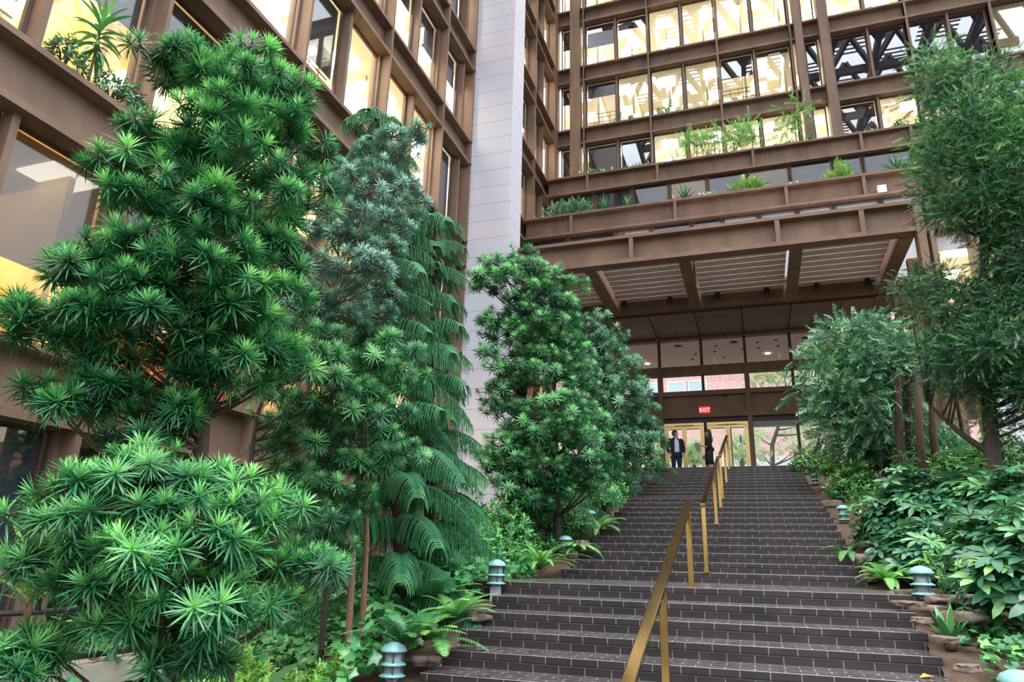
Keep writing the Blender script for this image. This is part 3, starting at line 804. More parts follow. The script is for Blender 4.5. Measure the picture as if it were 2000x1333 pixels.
# ------------------------------------------------------------------ rocks
def rock(c, s, label, seed):
    rg = np.random.default_rng(seed); bm = bmesh.new(); bmesh.ops.create_icosphere(bm, subdivisions=3, radius=1)
    ph = rg.uniform(0, 6, 9)
    for v in bm.verts:
        p = v.co; k = 1 + .2 * math.sin(p.x * 3 + ph[0]) + .18 * math.sin(p.y * 4 + ph[1]) + .16 * math.sin(p.z * 5 + ph[2]) + .1 * math.sin(p.x * 9 + p.y * 7 + ph[3]) + .07 * math.sin(p.y * 13 - p.z * 11 + ph[4])
        q = p * k; q = Vector((max(-.8, min(.8, q.x)), max(-.8, min(.8, q.y)), max(-.6, min(.55, q.z))))
        v.co = Vector((q.x * s[0], q.y * s[1], q.z * s[2])) * .82
    me = bpy.data.meshes.new('rock'); bm.to_mesh(me); bm.free(); me.materials.append(ROCK)
    for pl in me.polygons: pl.use_smooth = True
    o = bpy.data.objects.new('rock', me); COL.objects.link(o); o.location = c; o.rotation_euler = (0, 0, ph[5])
    tag(o, label, 'rock', 'rocks beside the stairs')
RK = [(1775, 1163, 7.6, (.16, .13, .1), 'tan rounded rock against the right end of the landing'), (1772, 1180, 7.3, (.17, .14, .05), 'flat dark rock slab below the tan rock on the right'),
      (1815, 1188, 7.2, (.2, .16, .05), 'flat pinkish rock slab under the right landing light'), (1840, 1172, 7.4, (.22, .15, .09), 'large pale rock right of the landing light'),
      (1905, 1170, 7.6, (.2, .15, .08), 'mottled rock farthest right under the schefflera leaves'), (1880, 1205, 6.9, (.22, .2, .09), 'sloping brown rock behind the small bird nest fern'),
      (1800, 1212, 6.7, (.09, .14, .05), 'grey rock beside the end of the step below the right slab'), (1842, 1250, 6.3, (.1, .15, .05), 'small flat brown rock at the right end of the third lower step'),
      (1890, 1306, 5.8, (.1, .14, .05), 'small flat brown rock lowest at the right edge of the stairs'), (1690, 1092, 10.3, (.13, .16, .13), 'tan rock at the right foot of the upper flight'),
      (1625, 985, 13.8, (.2, .2, .12), 'brown rock beside the second path light up the right'), (1700, 1122, 9.9, (.1, .1, .2), 'grey upright stone beside the right foot of the upper flight'),
      (930, 1205, 6.75, (.2, .25, .07), 'pale tan rock at the left end of the third lower step'), (835, 1290, 5.7, (.16, .16, .08), 'tan earthy rock at the lower left edge of the stairs'), (1140, 1062, 10.7, (.12, .16, .1), 'pink rock beside the left edge of the upper flight')]
for i, (px, py, Y, s, lb) in enumerate(RK):
    p = at_y(px, py, Y); rock(p, s, lb, i + 3)

p = at_y(1723, 368, B2Y - .03)
tag(MB().box(p.x - .14, p.x + .14, B2Y - .02, B2Y + .235, p.z - .14, p.z + .14).build('white_panel', WHITEF), 'small blank white square on the lower terrace front at the right', 'panel')
yv = nosing(-4)[0]
tag(MB().add([(1.0, yv + .2, nosing(-4)[1] + .004), (1.06, yv + .17, nosing(-4)[1] + .02), (1.1, yv + .22, nosing(-4)[1] + .012), (1.04, yv + .26, nosing(-4)[1] + .03)], [(0, 1, 2, 3)]).build('fallen_leaf', pbr('dry_leaf', (.7, .33, .06), .6)), 'single orange fallen leaf on a lower step at the right', 'leaf')

# ------------------------------------------------------------------ foliage machinery
def mesh_tris(name, V, F, C, mat, parent, loc=(0, 0, 0)):
    V = np.asarray(V, np.float32) - np.asarray(loc, np.float32); F = np.asarray(F, np.int32)
    me = bpy.data.meshes.new(name)
    me.vertices.add(len(V)); me.vertices.foreach_set('co', V.ravel())
    me.loops.add(F.size); me.loops.foreach_set('vertex_index', F.ravel())
    me.polygons.add(len(F)); me.polygons.foreach_set('loop_start', np.arange(0, F.size, 3, dtype=np.int32))
    me.update(calc_edges=True)
    a = me.color_attributes.new('Col', 'FLOAT_COLOR', 'POINT')
    cc = np.ones((len(V), 4), np.float32); cc[:, :3] = C; a.data.foreach_set('color', cc.ravel())
    me.polygons.foreach_set('use_smooth', np.ones(len(F), bool))
    me.materials.append(mat)
    o = bpy.data.objects.new(name, me); link(o, parent)
    if parent is None: o.location = loc
    return o


def unit(a): return a / np.maximum(np.linalg.norm(a, axis=-1, keepdims=True), 1e-9)


def frames(axis, spin):
    """rotation matrices (R,3,3) whose third column is axis"""
    z = unit(axis); ref = np.where(np.abs(z[:, 2:3]) > .9, np.array([[1., 0, 0]]), np.array([[0, 0, 1.]]))
    x = unit(np.cross(ref, z)); y = np.cross(z, x)
    c, s = np.cos(spin)[:, None], np.sin(spin)[:, None]
    return np.stack([x * c + y * s, -x * s + y * c, z], -1)


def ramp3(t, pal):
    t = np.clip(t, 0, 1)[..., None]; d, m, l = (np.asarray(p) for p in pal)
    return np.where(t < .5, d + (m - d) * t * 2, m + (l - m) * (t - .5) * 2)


class Cloud:
    def __init__(s): s.V = []; s.F = []; s.C = []; s.n = 0

    def inst(s, tmpls, pos, axis, scale, b, pal, spin=None):
        pos = np.asarray(pos, float); axis = np.asarray(axis, float); scale = np.asarray(scale, float); b = np.asarray(b, float)
        if len(pos) == 0: return s
        spin = RNG.uniform(0, 2 * PI, len(pos)) if spin is None else spin
        which = RNG.integers(0, len(tmpls), len(pos))
        for k, (tv, tf, ta) in enumerate(tmpls):
            q = which == k
            if not q.any(): continue
            M = frames(axis[q], spin[q]); R = M.shape[0]
            v = np.einsum('rij,vj->rvi', M, tv) * scale[q][:, None, None] + pos[q][:, None, :]
            c = ramp3(ta[None, :] + b[q][:, None], pal)
            f = tf[None] + (np.arange(R) * len(tv))[:, None, None] + s.n
            s.V.append(v.reshape(-1, 3)); s.F.append(f.reshape(-1, 3)); s.C.append(c.reshape(-1, 3)); s.n += R * len(tv)
        return s

    def raw(s, V, F, C):
        s.V.append(np.asarray(V)); s.F.append(np.asarray(F) + s.n); s.C.append(np.asarray(C)); s.n += len(V); return s

    def build(s, name, mat, parent, loc=(0, 0, 0)):
        return mesh_tris(name, np.concatenate(s.V), np.concatenate(s.F), np.concatenate(s.C), mat, parent, loc)


def strap(base, d0, droop, L, wd, segs=3, prof=(.55, 1, .8, .0), up=(0, 0, 1)):
    """a leaf strip: returns verts, tris ; d0 start direction, bends towards -z by droop"""
    d = np.array(d0, float); d /= np.linalg.norm(d); p = np.array(base, float)
    side = np.cross(d, up); 
    if np.linalg.norm(side) < 1e-3: side = np.array([1., 0, 0])
    side /= np.linalg.norm(side); V = []; F = []
    for i in range(segs + 1):
        w_ = wd * .5 * np.interp(i / segs, np.linspace(0, 1, len(prof)), prof)
        if i == segs and prof[-1] == 0: V.append(p.copy())
        else: V += [p - side * w_, p + side * w_]
        p = p + d * L / segs; d = d + np.array([0, 0, -droop / segs]); d /= np.linalg.norm(d)
    for i in range(segs):
        a = 2 * i
        if i == segs - 1 and prof[-1] == 0: F.append((a, a + 1, a + 2))
        else: F += [(a, a + 1, a + 3), (a, a + 3, a + 2)]
    return np.array(V), np.array(F)


def compose(parts):
    V = []; F = []; A = []; n = 0
    for v, f, a in parts: V.append(v); F.append(f + n); A.append(np.broadcast_to(a, len(v)) if np.ndim(a) == 0 else a); n += len(v)
    return np.concatenate(V), np.concatenate(F), np.concatenate(A)


def t_rosette(n=56, L=1.0, wd=.072, droop=.6, seed=0, maxang=112, stem=.35):
    rg = np.random.default_rng(seed); parts = []
    for i in range(n):
        t = i / (n - 1); th = math.radians(10 + (maxang - 10) * t ** .8 + rg.uniform(-7, 7)); az = i * 2.39996 + rg.uniform(-.2, .2)
        d = (math.sin(th) * math.cos(az), math.sin(th) * math.sin(az), math.cos(th))
        l = L * (.5 + .5 * min(1, t * 2.2)) * rg.uniform(.85, 1.1)
        v, f = strap((0, 0, .12 - stem * t), d, droop * (.4 + .6 * t), l, wd * (.75 + .25 * t), 4, (.5, 1, 1, .75, 0))
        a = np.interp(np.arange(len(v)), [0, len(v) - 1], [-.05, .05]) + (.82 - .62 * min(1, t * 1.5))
        parts.append((v, f, a))
    return compose(parts)


def t_spray(n=20, L=1.0, ll=.24, lw=.05, droop=.5, seed=0, ang=50):
    """a drooping twig with two rows of narrow leaves, along +z of the template"""
    rg = np.random.default_rng(seed); parts = []; p = np.array([0., 0, 0]); d = np.array([0, 0, 1.]); bend = np.array([droop, 0, 0])
    tv, tf = [], []
    for i in range(n):
        t = i / n; side = 1 if i % 2 else -1
        a = math.radians(ang) * (1 - .5 * t)
        ld = d * math.cos(a) + np.array([0, 1., 0]) * side * math.sin(a) + rg.normal(0, .15, 3)
        v, f = strap(p, ld, 0, ll * rg.uniform(.8, 1.15) * (1 - .3 * t), lw, 2, (.3, 1, 0), up=(1, .2, .1))
        parts.append((v, f, .25 + .5 * t + rg.uniform(-.1, .1)))
        p = p + d * L / n; d = d + bend / n; d /= np.linalg.norm(d)
    return compose(parts)


def t_leafy(n=7, L=.55, wd=.22, seed=0):
    """small spray of ovate leaves"""
    rg = np.random.default_rng(seed); parts = []
    for i in range(n):
        az = i * 2.4 + rg.uniform(-.3, .3); th = math.radians(35 + 60 * i / n)
        d = (math.sin(th) * math.cos(az), math.sin(th) * math.sin(az), math.cos(th))
        v, f = strap((0, 0, .5 - .5 * i / n), d, .5, L * rg.uniform(.8, 1.2), wd, 3, (.15, 1, .75, 0))
        parts.append((v, f, .65 - .4 * i / n + rg.uniform(-.1, .1)))
    return compose(parts)


def t_palmate(n=8, L=1.0, wd=.34, seed=0):
    rg = np.random.default_rng(seed); parts = []
    for i in range(n):
        az = 2 * PI * i / n + rg.uniform(-.12, .12); th = math.radians(72 + rg.uniform(-10, 14))
        d = (math.sin(th) * math.cos(az), math.sin(th) * math.sin(az), math.cos(th))
        v, f = strap((d[0] * .1, d[1] * .1, 0), d, .75, L * rg.uniform(.8, 1.1), wd, 4, (.12, .65, 1, .8, 0))
        parts.append((v, f, .4 + rg.uniform(-.12, .12)))
    v, f = strap((0, 0, 0), (.1, 0, -1), 0, 1.0, .03, 2, (1, 1, 1)); parts.append((v, f, .5))
    return compose(parts)


def t_ivy(seed=0):
    rg = np.random.default_rng(seed)
    an = np.radians([0, 28, 55, 85, 125, 180, 235, 275, 305, 332]); r = np.array([1, .55, .8, .45, .6, .32, .6, .45, .8, .55])
    V = [(0, 0, 0)] + [(rr * math.cos(a), rr * math.sin(a), -.18 * rr) for a, rr in zip(an, r)]
    F = [(0, 1 + i, 1 + (i + 1) % 10) for i in range(10)]
    return np.array(V), np.array(F), np.full(11, .45)


def t_frond(n=22, L=1.0, pl=.16, pw=.05, droop=1.2, seed=0, lift=0.0, wide=1.0):
    """one arching fern frond that starts along +z leaning to +x"""
    rg = np.random.default_rng(seed); parts = []; p = np.array([0., 0, 0]); d = unit(np.array([.35, 0, 1.]))
    pts = []
    for i in range(n + 1):
        pts.append((p.copy(), d.copy())); p = p + d * L / n; d = d + np.array([.5 * droop / n, 0, -droop * 1.1 / n]); d = unit(d)
    for i in range(1, n):
        t = i / n; p, d = pts[i]; env = math.sin(PI * min(1, .12 + .88 * t) ** .8) ** .6 if t < .99 else .1
        for sgn in (-1, 1):
            ld = np.array([0, sgn, 0]) * .9 + d * .42 + np.array([0, 0, -.12])
            v, f = strap(p, ld, .25, pl * env * rg.uniform(.9, 1.1) * wide, pw, 2, (.9, .8, 0), up=np.cross(d, (0, 1, 0)))
            parts.append((v, f, .42 + .2 * t + rg.uniform(-.08, .08)))
    v = []
    for p, d in pts: v += [p + (0, -.008, 0), p + (0, .008, 0)]
    f = []
    for i in range(n): f += [(2 * i, 2 * i + 1, 2 * i + 3), (2 * i, 2 * i + 3, 2 * i + 2)]
    parts.append((np.array(v), np.array(f), .3))
    return compose(parts)


ROS = [t_rosette(56, seed=i) for i in range(4)]
ROS_S = [t_rosette(34, 1, .12, .45, i + 9, 100) for i in range(3)]       # shorter stiffer leaves
ROS_L = [t_rosette(24, 1, .13, .4, i + 19, 100) for i in range(3)]        # light version for far trees
SPR = [t_spray(22, seed=i) for i in range(3)]
SPRF = [t_spray(12, 1, .34, .1, .7, seed=i) for i in range(3)]
LFY = [t_leafy(seed=i) for i in range(3)]
PALM = [t_palmate(8, seed=i) for i in range(3)]
IVY = [t_ivy(0)]
FROND = [t_frond(24, seed=i) for i in range(3)]
FRONDN = [t_frond(30, pl=.075, pw=.04, droop=1.1, seed=i) for i in range(3)]
FRONDW = [t_frond(22, pl=.2, pw=.042, droop=1.0, seed=i) for i in range(3)]

P_POD = ((0.0132, 0.0801, 0.0378), (0.0585, 0.2982, 0.1035), (0.324, 0.7688, 0.2142))
P_BLUE = ((.07, .17, .14), (.21, .43, .35), (.45, .75, .45))
P_MID = ((0.0154, 0.0801, 0.0399), (0.065, 0.2855, 0.1157), (0.348, 0.7688, 0.3024))
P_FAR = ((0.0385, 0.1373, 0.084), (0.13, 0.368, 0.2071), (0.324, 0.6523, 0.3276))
P_CON = ((.014, .11, .045), (.038, .22, .085), (.14, .45, .13))
P_FERNP = ((.004, .032, .02), (.016, .095, .05), (.13, .42, .08))
P_FIG = ((0.022, 0.0858, 0.0441), (0.0975, 0.2664, 0.1462), (0.288, 0.5824, 0.252))
P_SHR = ((0.0165, 0.0709, 0.0273), (0.0585, 0.2284, 0.0792), (0.288, 0.5824, 0.1134))
P_SCH = ((0.0176, 0.0801, 0.0441), (0.0624, 0.2284, 0.1157), (0.276, 0.5824, 0.1638))
P_IVY = ((0.022, 0.1258, 0.0399), (0.078, 0.3426, 0.1096), (0.264, 0.6523, 0.1512))
P_FERN = ((0.066, 0.2288, 0.0472), (0.208, 0.5329, 0.134), (0.432, 0.7455, 0.2772))
P_LIME = ((.08, .25, .03), (.17, .42, .06), (.38, .62, .12))


def in_poly(x, y, P):
    r = False; j = len(P) - 1
    for i in range(len(P)):
        xi, yi = P[i]; xj, yj = P[j]
        if (yi > y) != (yj > y) and x < (xj - xi) * (y - yi) / (yj - yi) + xi: r = not r
        j = i
    return r


def edge_dist(x, y, P):
    b = 1e9
    for i in range(len(P)):
        x0, y0 = P[i]; x1, y1 = P[(i + 1) % len(P)]; dx, dy = x1 - x0, y1 - y0
        t = max(0, min(1, ((x - x0) * dx + (y - y0) * dy) / (dx * dx + dy * dy + 1e-9)))
        b = min(b, math.hypot(x - x0 - t * dx, y - y0 - t * dy))
    return b


def scatter(P, mind, holes=(), seed=0, tries=6000, inset=0):
    rg = random.Random(seed); xs = [p[0] for p in P]; ys = [p[1] for p in P]; out = []
    for _ in range(tries):
        x = rg.uniform(min(xs), max(xs)); y = rg.uniform(min(ys), max(ys))
        if not in_poly(x, y, P) or any(in_poly(x, y, h) for h in holes): continue
        if inset and edge_dist(x, y, P) < inset: continue
        if all((x - a) ** 2 + (y - b) ** 2 > mind * mind for a, b in out): out.append((x, y))
    return out


def crown(P, D0, depth, mind, holes=(), seed=0, back=.5, inset=0, round_px=150):
    """bough centres of a crown whose outline seen from the stairs is P; the crown is about as deep as `depth` both ways"""
    rg = random.Random(seed + 50); out = []
    for x, y in scatter(P, mind, holes, seed, inset=inset):
        k = min(1, edge_dist(x, y, P) / round_px) ** .6
        out.append(at_d(x, y, D0 - depth * k * rg.uniform(.25, 1)))
        if rg.random() < back: out.append(at_d(x + rg.uniform(-20, 20), y + rg.uniform(-20, 20), D0 + depth * k * rg.uniform(.1, 1)))
    return out


def branches(mb, trunk, tips, r0=.03, droop=.35, n=5):
    """curved limbs from the nearest sensible trunk point to each bough"""
    for t in tips:
        best = min(trunk, key=lambda q: (Vector(q) - (t - Vector((0, 0, .5 * (t - Vector(q)).length)))).length)
        p = Vector(best); L = (t - p).length
        if L < .1: continue
        c = p.lerp(t, .55) + Vector((0, 0, -.12 * L))
        pts = [p * (1 - u) ** 2 + c * 2 * u * (1 - u) + t * u * u for u in [i / n for i in range(n + 1)]]
        mb.tube(pts, [r0 * (1 - .75 * i / n) for i in range(n + 1)], 5)


def seg(pts, k=6):
    pts = [Vector(p) for p in pts]; out = []
    for i in range(len(pts) - 1):
        for j in range(k): out.append(pts[i].lerp(pts[i + 1], j / k))
    return out + [pts[-1]]


def rosette_tree(name, label, cat, boughs, trunks, L, tm, pal, nros=7, rb=.25, flat=.6, young=.0, mat=None, bark=None, tr=.05, group=None, br=.018):
    base = trunks[0][0]
    t = empty(name, base, label, cat, group); inv = Matrix.Translation(t.location).inverted()
    allp = []
    for tk in trunks:
        pts = seg(tk); allp += pts[2:]
        m = MB(); m.tube(pts, [tr * (1 - .72 * i / (len(pts) - 1)) for i in range(len(pts))], 9)
        o = m.build('trunk', bark or BARK, t); o.matrix_parent_inverse = inv
    m = MB(); branches(m, allp, boughs, br); o = m.build('branches', bark or BARK, t); o.matrix_parent_inverse = inv
    tag(o, kind='stuff')
    B = np.array([tuple(b) for b in boughs]); R = len(B)
    u = RNG.normal(size=(R, nros, 3)); u[..., 2] = np.abs(u[..., 2]) * .9 - .25; u = unit(u)
    rad = RNG.uniform(.55, 1.1, (R, nros, 1)) * rb * RNG.uniform(.8, 1.2, (R, 1, 1))
    pos = B[:, None] + u * rad * np.array([1, 1, flat])
    ax = unit(u * .75 + np.array([0, 0, .75]) + RNG.normal(0, .18, u.shape))
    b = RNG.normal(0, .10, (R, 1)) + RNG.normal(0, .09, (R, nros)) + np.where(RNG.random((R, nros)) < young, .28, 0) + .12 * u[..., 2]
    sc = L * RNG.uniform(.78, 1.12, (R, nros))
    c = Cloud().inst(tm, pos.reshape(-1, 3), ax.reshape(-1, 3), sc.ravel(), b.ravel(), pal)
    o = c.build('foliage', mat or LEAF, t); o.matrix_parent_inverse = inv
    # twigs
    m = MB()
    for i in range(R):
        for k in range(nros): m.tube([B[i], pos[i, k]], [.006, .004], 3, caps=False)
    o = m.build('twigs', bark or BARK, t); o.matrix_parent_inverse = inv; tag(o, kind='stuff')
    return t


def gp(px, py, D, dz=0):
    p = at_d(px, py, D); return Vector((p.x, p.y, ground(p.x, p.y) + dz))


# ---- big podocarpus, upper crown (lit rosettes, near)
CR1 = [(247, 78), (292, 62), (330, 98), (390, 84), (455, 72), (485, 68), (520, 92), (556, 140), (600, 176), (618, 215), (636, 275), (622, 320), (652, 360), (650, 430), (600, 470), (600, 560), (560, 640), (600, 720), (560, 800), (500, 820), (470, 770),
      (420, 800), (330, 760), (280, 700), (210, 740), (140, 712), (100, 690), (10, 668), (6, 612), (62, 570), (150, 562), (118, 540), (100, 492), (170, 488), (225, 440), (228, 400), (214, 350), (206, 290), (266, 288), (236, 246), (300, 225), (310, 160), (262, 140)]
T1H = [[(300, 150), (440, 150), (440, 225), (300, 235)], [(285, 280), (350, 285), (345, 330), (280, 325)], [(235, 405), (330, 410), (320, 470), (235, 470)], [(60, 515), (95, 510), (110, 545), (60, 560)]]
D1 = 4.9
tk = [gp(392, 1000, D1, -.05), at_d(392, 880, D1), at_d(402, 760, D1), at_d(425, 600, D1), at_d(430, 420, D1), at_d(440, 250, D1), at_d(430, 130, D1)]
b1 = crown(CR1, D1, .75, 43, T1H, 1, .35, 22)
b1 += [at_d(x, y, D1 - .2) for x, y in ((75, 765), (110, 790), (150, 800), (200, 790), (240, 770), (190, 750), (330, 815), (300, 830), (260, 860), (345, 800), (370, 790))]
rosette_tree('podocarpus_tree', 'tall green podocarpus tree nearest on the left with strap leaf rosettes', 'tree', b1, [tk], .148, ROS, P_POD, 7, .17, .6, .14, tr=.055)
# ---- low podocarpus shrub in the lower left corner
S1 = [(130, 905), (200, 885), (300, 870), (390, 900), (450, 925), (540, 930), (600, 960), (620, 1010), (560, 1050), (620, 1080), (690, 1090), (700, 1110), (640, 1140), (560, 1160), (520, 1220), (480, 1260), (440, 1310), (330, 1325), (240, 1290), (190, 1200), (120, 1190), (60, 1130), (30, 1060), (10, 1000), (60, 985), (110, 950)]
D2 = 3.9
b2 = crown(S1, D2, .5, 52, [[(80, 1180), (220, 1200), (160, 1330), (60, 1330)]], 2, .35, 24)
b2 += [at_d(x, y, D2) for x, y in ((40, 1270), (70, 1290), (95, 1265), (30, 1310))]
tk2 = [gp(360, 1300, D2 + .1, -.1), at_d(350, 1180, D2 + .1), at_d(330, 1060, D2 + .1), at_d(310, 950, D2)]
tk3 = [gp(460, 1300, D2 + .4, -.1), at_d(470, 1150, D2 + .3), at_d(500, 1020, D2 + .2)]
rosette_tree('podocarpus_shrub', 'bushy low podocarpus with long strap leaves in the lower left corner', 'shrub', b2, [tk2, tk3], .128, ROS, P_POD, 6, .15, .6, .08, tr=.03)
# ---- second, blue-green podocarpus with orange-brown stems
CR2 = [(815, 245), (842, 250), (805, 305), (812, 355), (800, 400), (814, 440), (790, 485), (800, 540), (772, 590), (770, 640), (818, 690), (812, 740), (828, 800), (800, 850), (832, 885), (800, 915), (740, 930), (720, 1000), (690, 1060), (706, 1100), (640, 1130), (600, 1060), (560, 960), (510, 860), (520, 720), (540, 580), (560, 470), (600, 400), (640, 310), (690, 290), (750, 245)]
D3 = 6.6
b3 = crown(CR2, D3, .75, 38, [], 3, .45, 18, 110)
tk4 = [gp(690, 1170, D3 + .2, -.1), at_d(690, 1080, D3 + .2), at_d(650, 960, D3 + .2), at_d(600, 780, D3 + .1), at_d(625, 620, D3), at_d(690, 460, D3), at_d(735, 360, D3 - .1), at_d(770, 290, D3)]
tk5 = [gp(715, 1170, D3 + .4, -.1), at_d(716, 1060, D3 + .4), at_d(716, 850, D3 + .4), at_d(716, 600, D3 + .4), at_d(700, 420, D3 + .3)]
up = [b for b in b3 if b.z > at_d(680, 660, D3).z]; lo_ = [b for b in b3 if b.z <= at_d(680, 660, D3).z]
rosette_tree('podocarpus_tree', 'podocarpus tree with blue grey rosettes and orange brown stems, left of the drooping conifer', 'tree', up, [tk4, tk5], .105, ROS_S, P_BLUE, 11, .2, .65, .12, LEAFB, BARKO, .03, br=.011)
tk6 = [gp(480, 1130, D3 - .3, -.1), at_d(484, 950, D3 - .3), at_d(500, 820, D3 - .3), at_d(540, 700, D3 - .2)]
rosette_tree('podocarpus_tree', 'smaller bright green podocarpus below the blue grey one, with dark twin stems', 'tree', lo_, [tk6, [gp(640, 1150, D3 + .3, -.1), at_d(650, 1000, D3 + .3), at_d(640, 850, D3 + .2)]], .125, ROS, P_MID, 9, .2, .6, .5, None, BARKD, .03, br=.011)
# ---- middle podocarpus group up the slope
CR4 = [(1010, 484), (1060, 488), (1090, 520), (1140, 570), (1120, 600), (1110, 640), (1150, 700), (1160, 780), (1200, 820), (1190, 880), (1180, 930), (1120, 960), (1060, 1000), (990, 985), (960, 940), (950, 880), (985, 830), (930, 790), (960, 740), (930, 700), (975, 660), (950, 625), (990, 590), (960, 570), (925, 545), (920, 520), (960, 505), (985, 500)]
D4 = 11.6
b4 = crown(CR4, D4, 1.0, 26, [], 4, .45, 12, 90) + [at_d(x, y, D4 - .5) for x, y in ((985, 960), (1010, 990), (1050, 985), (1090, 970), (1130, 955), (1160, 935), (1020, 940), (1075, 935), (1180, 905), (970, 910))]
tk7 = [gp(1020, 1020, D4, -.1), at_d(1022, 900, D4), at_d(1025, 750, D4), at_d(1040, 600, D4), at_d(1045, 520, D4)]
rosette_tree('podocarpus_tree', 'tiered podocarpus tree in front of the grey granite pier', 'tree', b4, [tk7, [gp(1090, 1010, D4 + .2, -.1), at_d(1085, 850, D4), at_d(1080, 700, D4)]], .15, ROS_S, P_MID, 10, .3, .55, .45, None, BARKD, .07, br=.025)
CR5 = [(1165, 605), (1200, 640), (1212, 680), (1240, 690), (1245, 730), (1275, 775), (1262, 810), (1285, 850), (1280, 890), (1230, 915), (1180, 930), (1150, 880), (1160, 800), (1120, 740), (1110, 660), (1135, 620)]
D5 = 16.5
b5 = crown(CR5, D5, 1.0, 22, [], 5, .5, 8, 60)
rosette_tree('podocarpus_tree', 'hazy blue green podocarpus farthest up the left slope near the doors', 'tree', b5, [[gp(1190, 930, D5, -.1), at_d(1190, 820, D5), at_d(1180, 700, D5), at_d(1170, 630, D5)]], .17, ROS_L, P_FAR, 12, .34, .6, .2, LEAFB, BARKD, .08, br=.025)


# ---- drooping conifers
def weeping_conifer(name, label, base, top, Lb, Lt, gap, per, strand, seed, tips_only=0, az0=None, sag=.55, dens=.027, bias=0):
    rg = random.Random(seed); base = Vector(base); top = Vector(top)
    t = empty(name, base, label, 'tree'); inv = Matrix.Translation(base).inverted()
    Hh = (top - base).length; pts = [base.lerp(top, i / 10) for i in range(11)]
    m = MB(); m.tube(pts, [.07 * (1 - .85 * i / 10) for i in range(11)], 9); o = m.build('trunk', BARKD, t); o.matrix_parent_inverse = inv
    SV = []; SF = []; SCo = []; n = 0; mb = MB()
    z = .25
    while z < Hh - .05:
        u = z / Hh; c = base.lerp(top, u); Lz = Lb + (Lt - Lb) * u; a0 = rg.uniform(0, 6.3)
        for k in range(per):
            az = a0 + 2 * PI * k / per + rg.uniform(-.3, .3); L = Lz * rg.uniform(.75, 1.15) * (1 + bias * math.cos(az + .6))
            d = Vector((math.cos(az), math.sin(az), 0)); sd_ = Vector((-d.y, d.x, 0)); rise = rg.uniform(.05, .3); sg = sag * rg.uniform(.7, 1.25)
            P = [c + d * L * s - d * L * .12 * s * s + Vector((0, 0, L * (rise * s - sg * s * s))) for s in [i / 12 for i in range(13)]]
            mb.tube(P, [.014 - .011 * i / 12 for i in range(13)], 4, caps=False)
            ns = int(L / dens); tone = rg.uniform(-.15, .15)
            for i in range(ns):
                s = .1 + .9 * i / ns; f = s * 12; i0 = min(11, int(f)); p = P[i0].lerp(P[i0 + 1], f - i0)
                fw = (P[i0 + 1] - P[i0]).normalized()
                for sg_ in (-1, 1):
                    ln = strand * (.45 + .55 * math.sin(PI * min(1, s * 1.02) ** .8)) * rg.uniform(.8, 1.15); w0 = .0085
                    q = p.copy(); dv = (sd_ * sg_ * .62 + fw * .28 + Vector((0, 0, .22))).normalized(); ns_ = 5
                    for j in range(ns_ + 1):
                        ww = w0 * (1 - .55 * j / ns_); sx = fw * ww; sy = dv.cross(fw).normalized() * ww
                        SV += [tuple(q + sx), tuple(q - sx * .5 + sy * .87), tuple(q - sx * .5 - sy * .87)]
                        col = .38 + tone + .12 * j / ns_ + (.25 if s > .88 else 0)
                        SCo += [col] * 3
                        q = q + dv * ln / ns_; dv = (dv + Vector((0, 0, -.95 if j < 2 else -.5))).normalized()
                    for j in range(ns_):
                        a = n + 3 * j
                        for e_ in range(3):
                            b_ = (e_ + 1) % 3; SF += [(a + e_, a + b_, a + 3 + b_), (a + e_, a + 3 + b_, a + 3 + e_)]
                    n += 3 * (ns_ + 1)
        z += gap * rg.uniform(.8, 1.2)
    o = mb.build('branches', BARK, t); o.matrix_parent_inverse = inv; tag(o, kind='stuff')
    o = mesh_tris('foliage', SV, SF, ramp3(np.array(SCo), P_CON), LEAFC, t); o.matrix_parent_inverse = inv
    return t


D6 = 8.1
weeping_conifer('weeping_conifer', 'drooping conifer with long hanging green cords in front of the left wing', gp(790, 1165, D6, -.1), at_d(735, 205, D6), 1.6, .45, .37, 6, .40, 3, sag=.5)
weeping_conifer('weeping_conifer', 'second drooping conifer close against the first, leaning over the stairs side', gp(838, 1130, 9.0, -.1), at_d(850, 395, 9.0), 1.05, .4, .37, 6, .38, 8, sag=.5)
weeping_conifer('weeping_conifer', 'small drooping conifer half hidden behind the tiered podocarpus', gp(1105, 985, 13.2, -.1), at_d(1100, 590, 13.2), 1.5, .4, .5, 6, .38, 5, dens=.05)
weeping_conifer('weeping_conifer', 'far drooping conifer whose fronds reach toward the brass doors', gp(1215, 925, 18.4, -.1), at_d(1200, 650, 18.4), 1.9, .5, .5, 7, .36, 6, dens=.06)


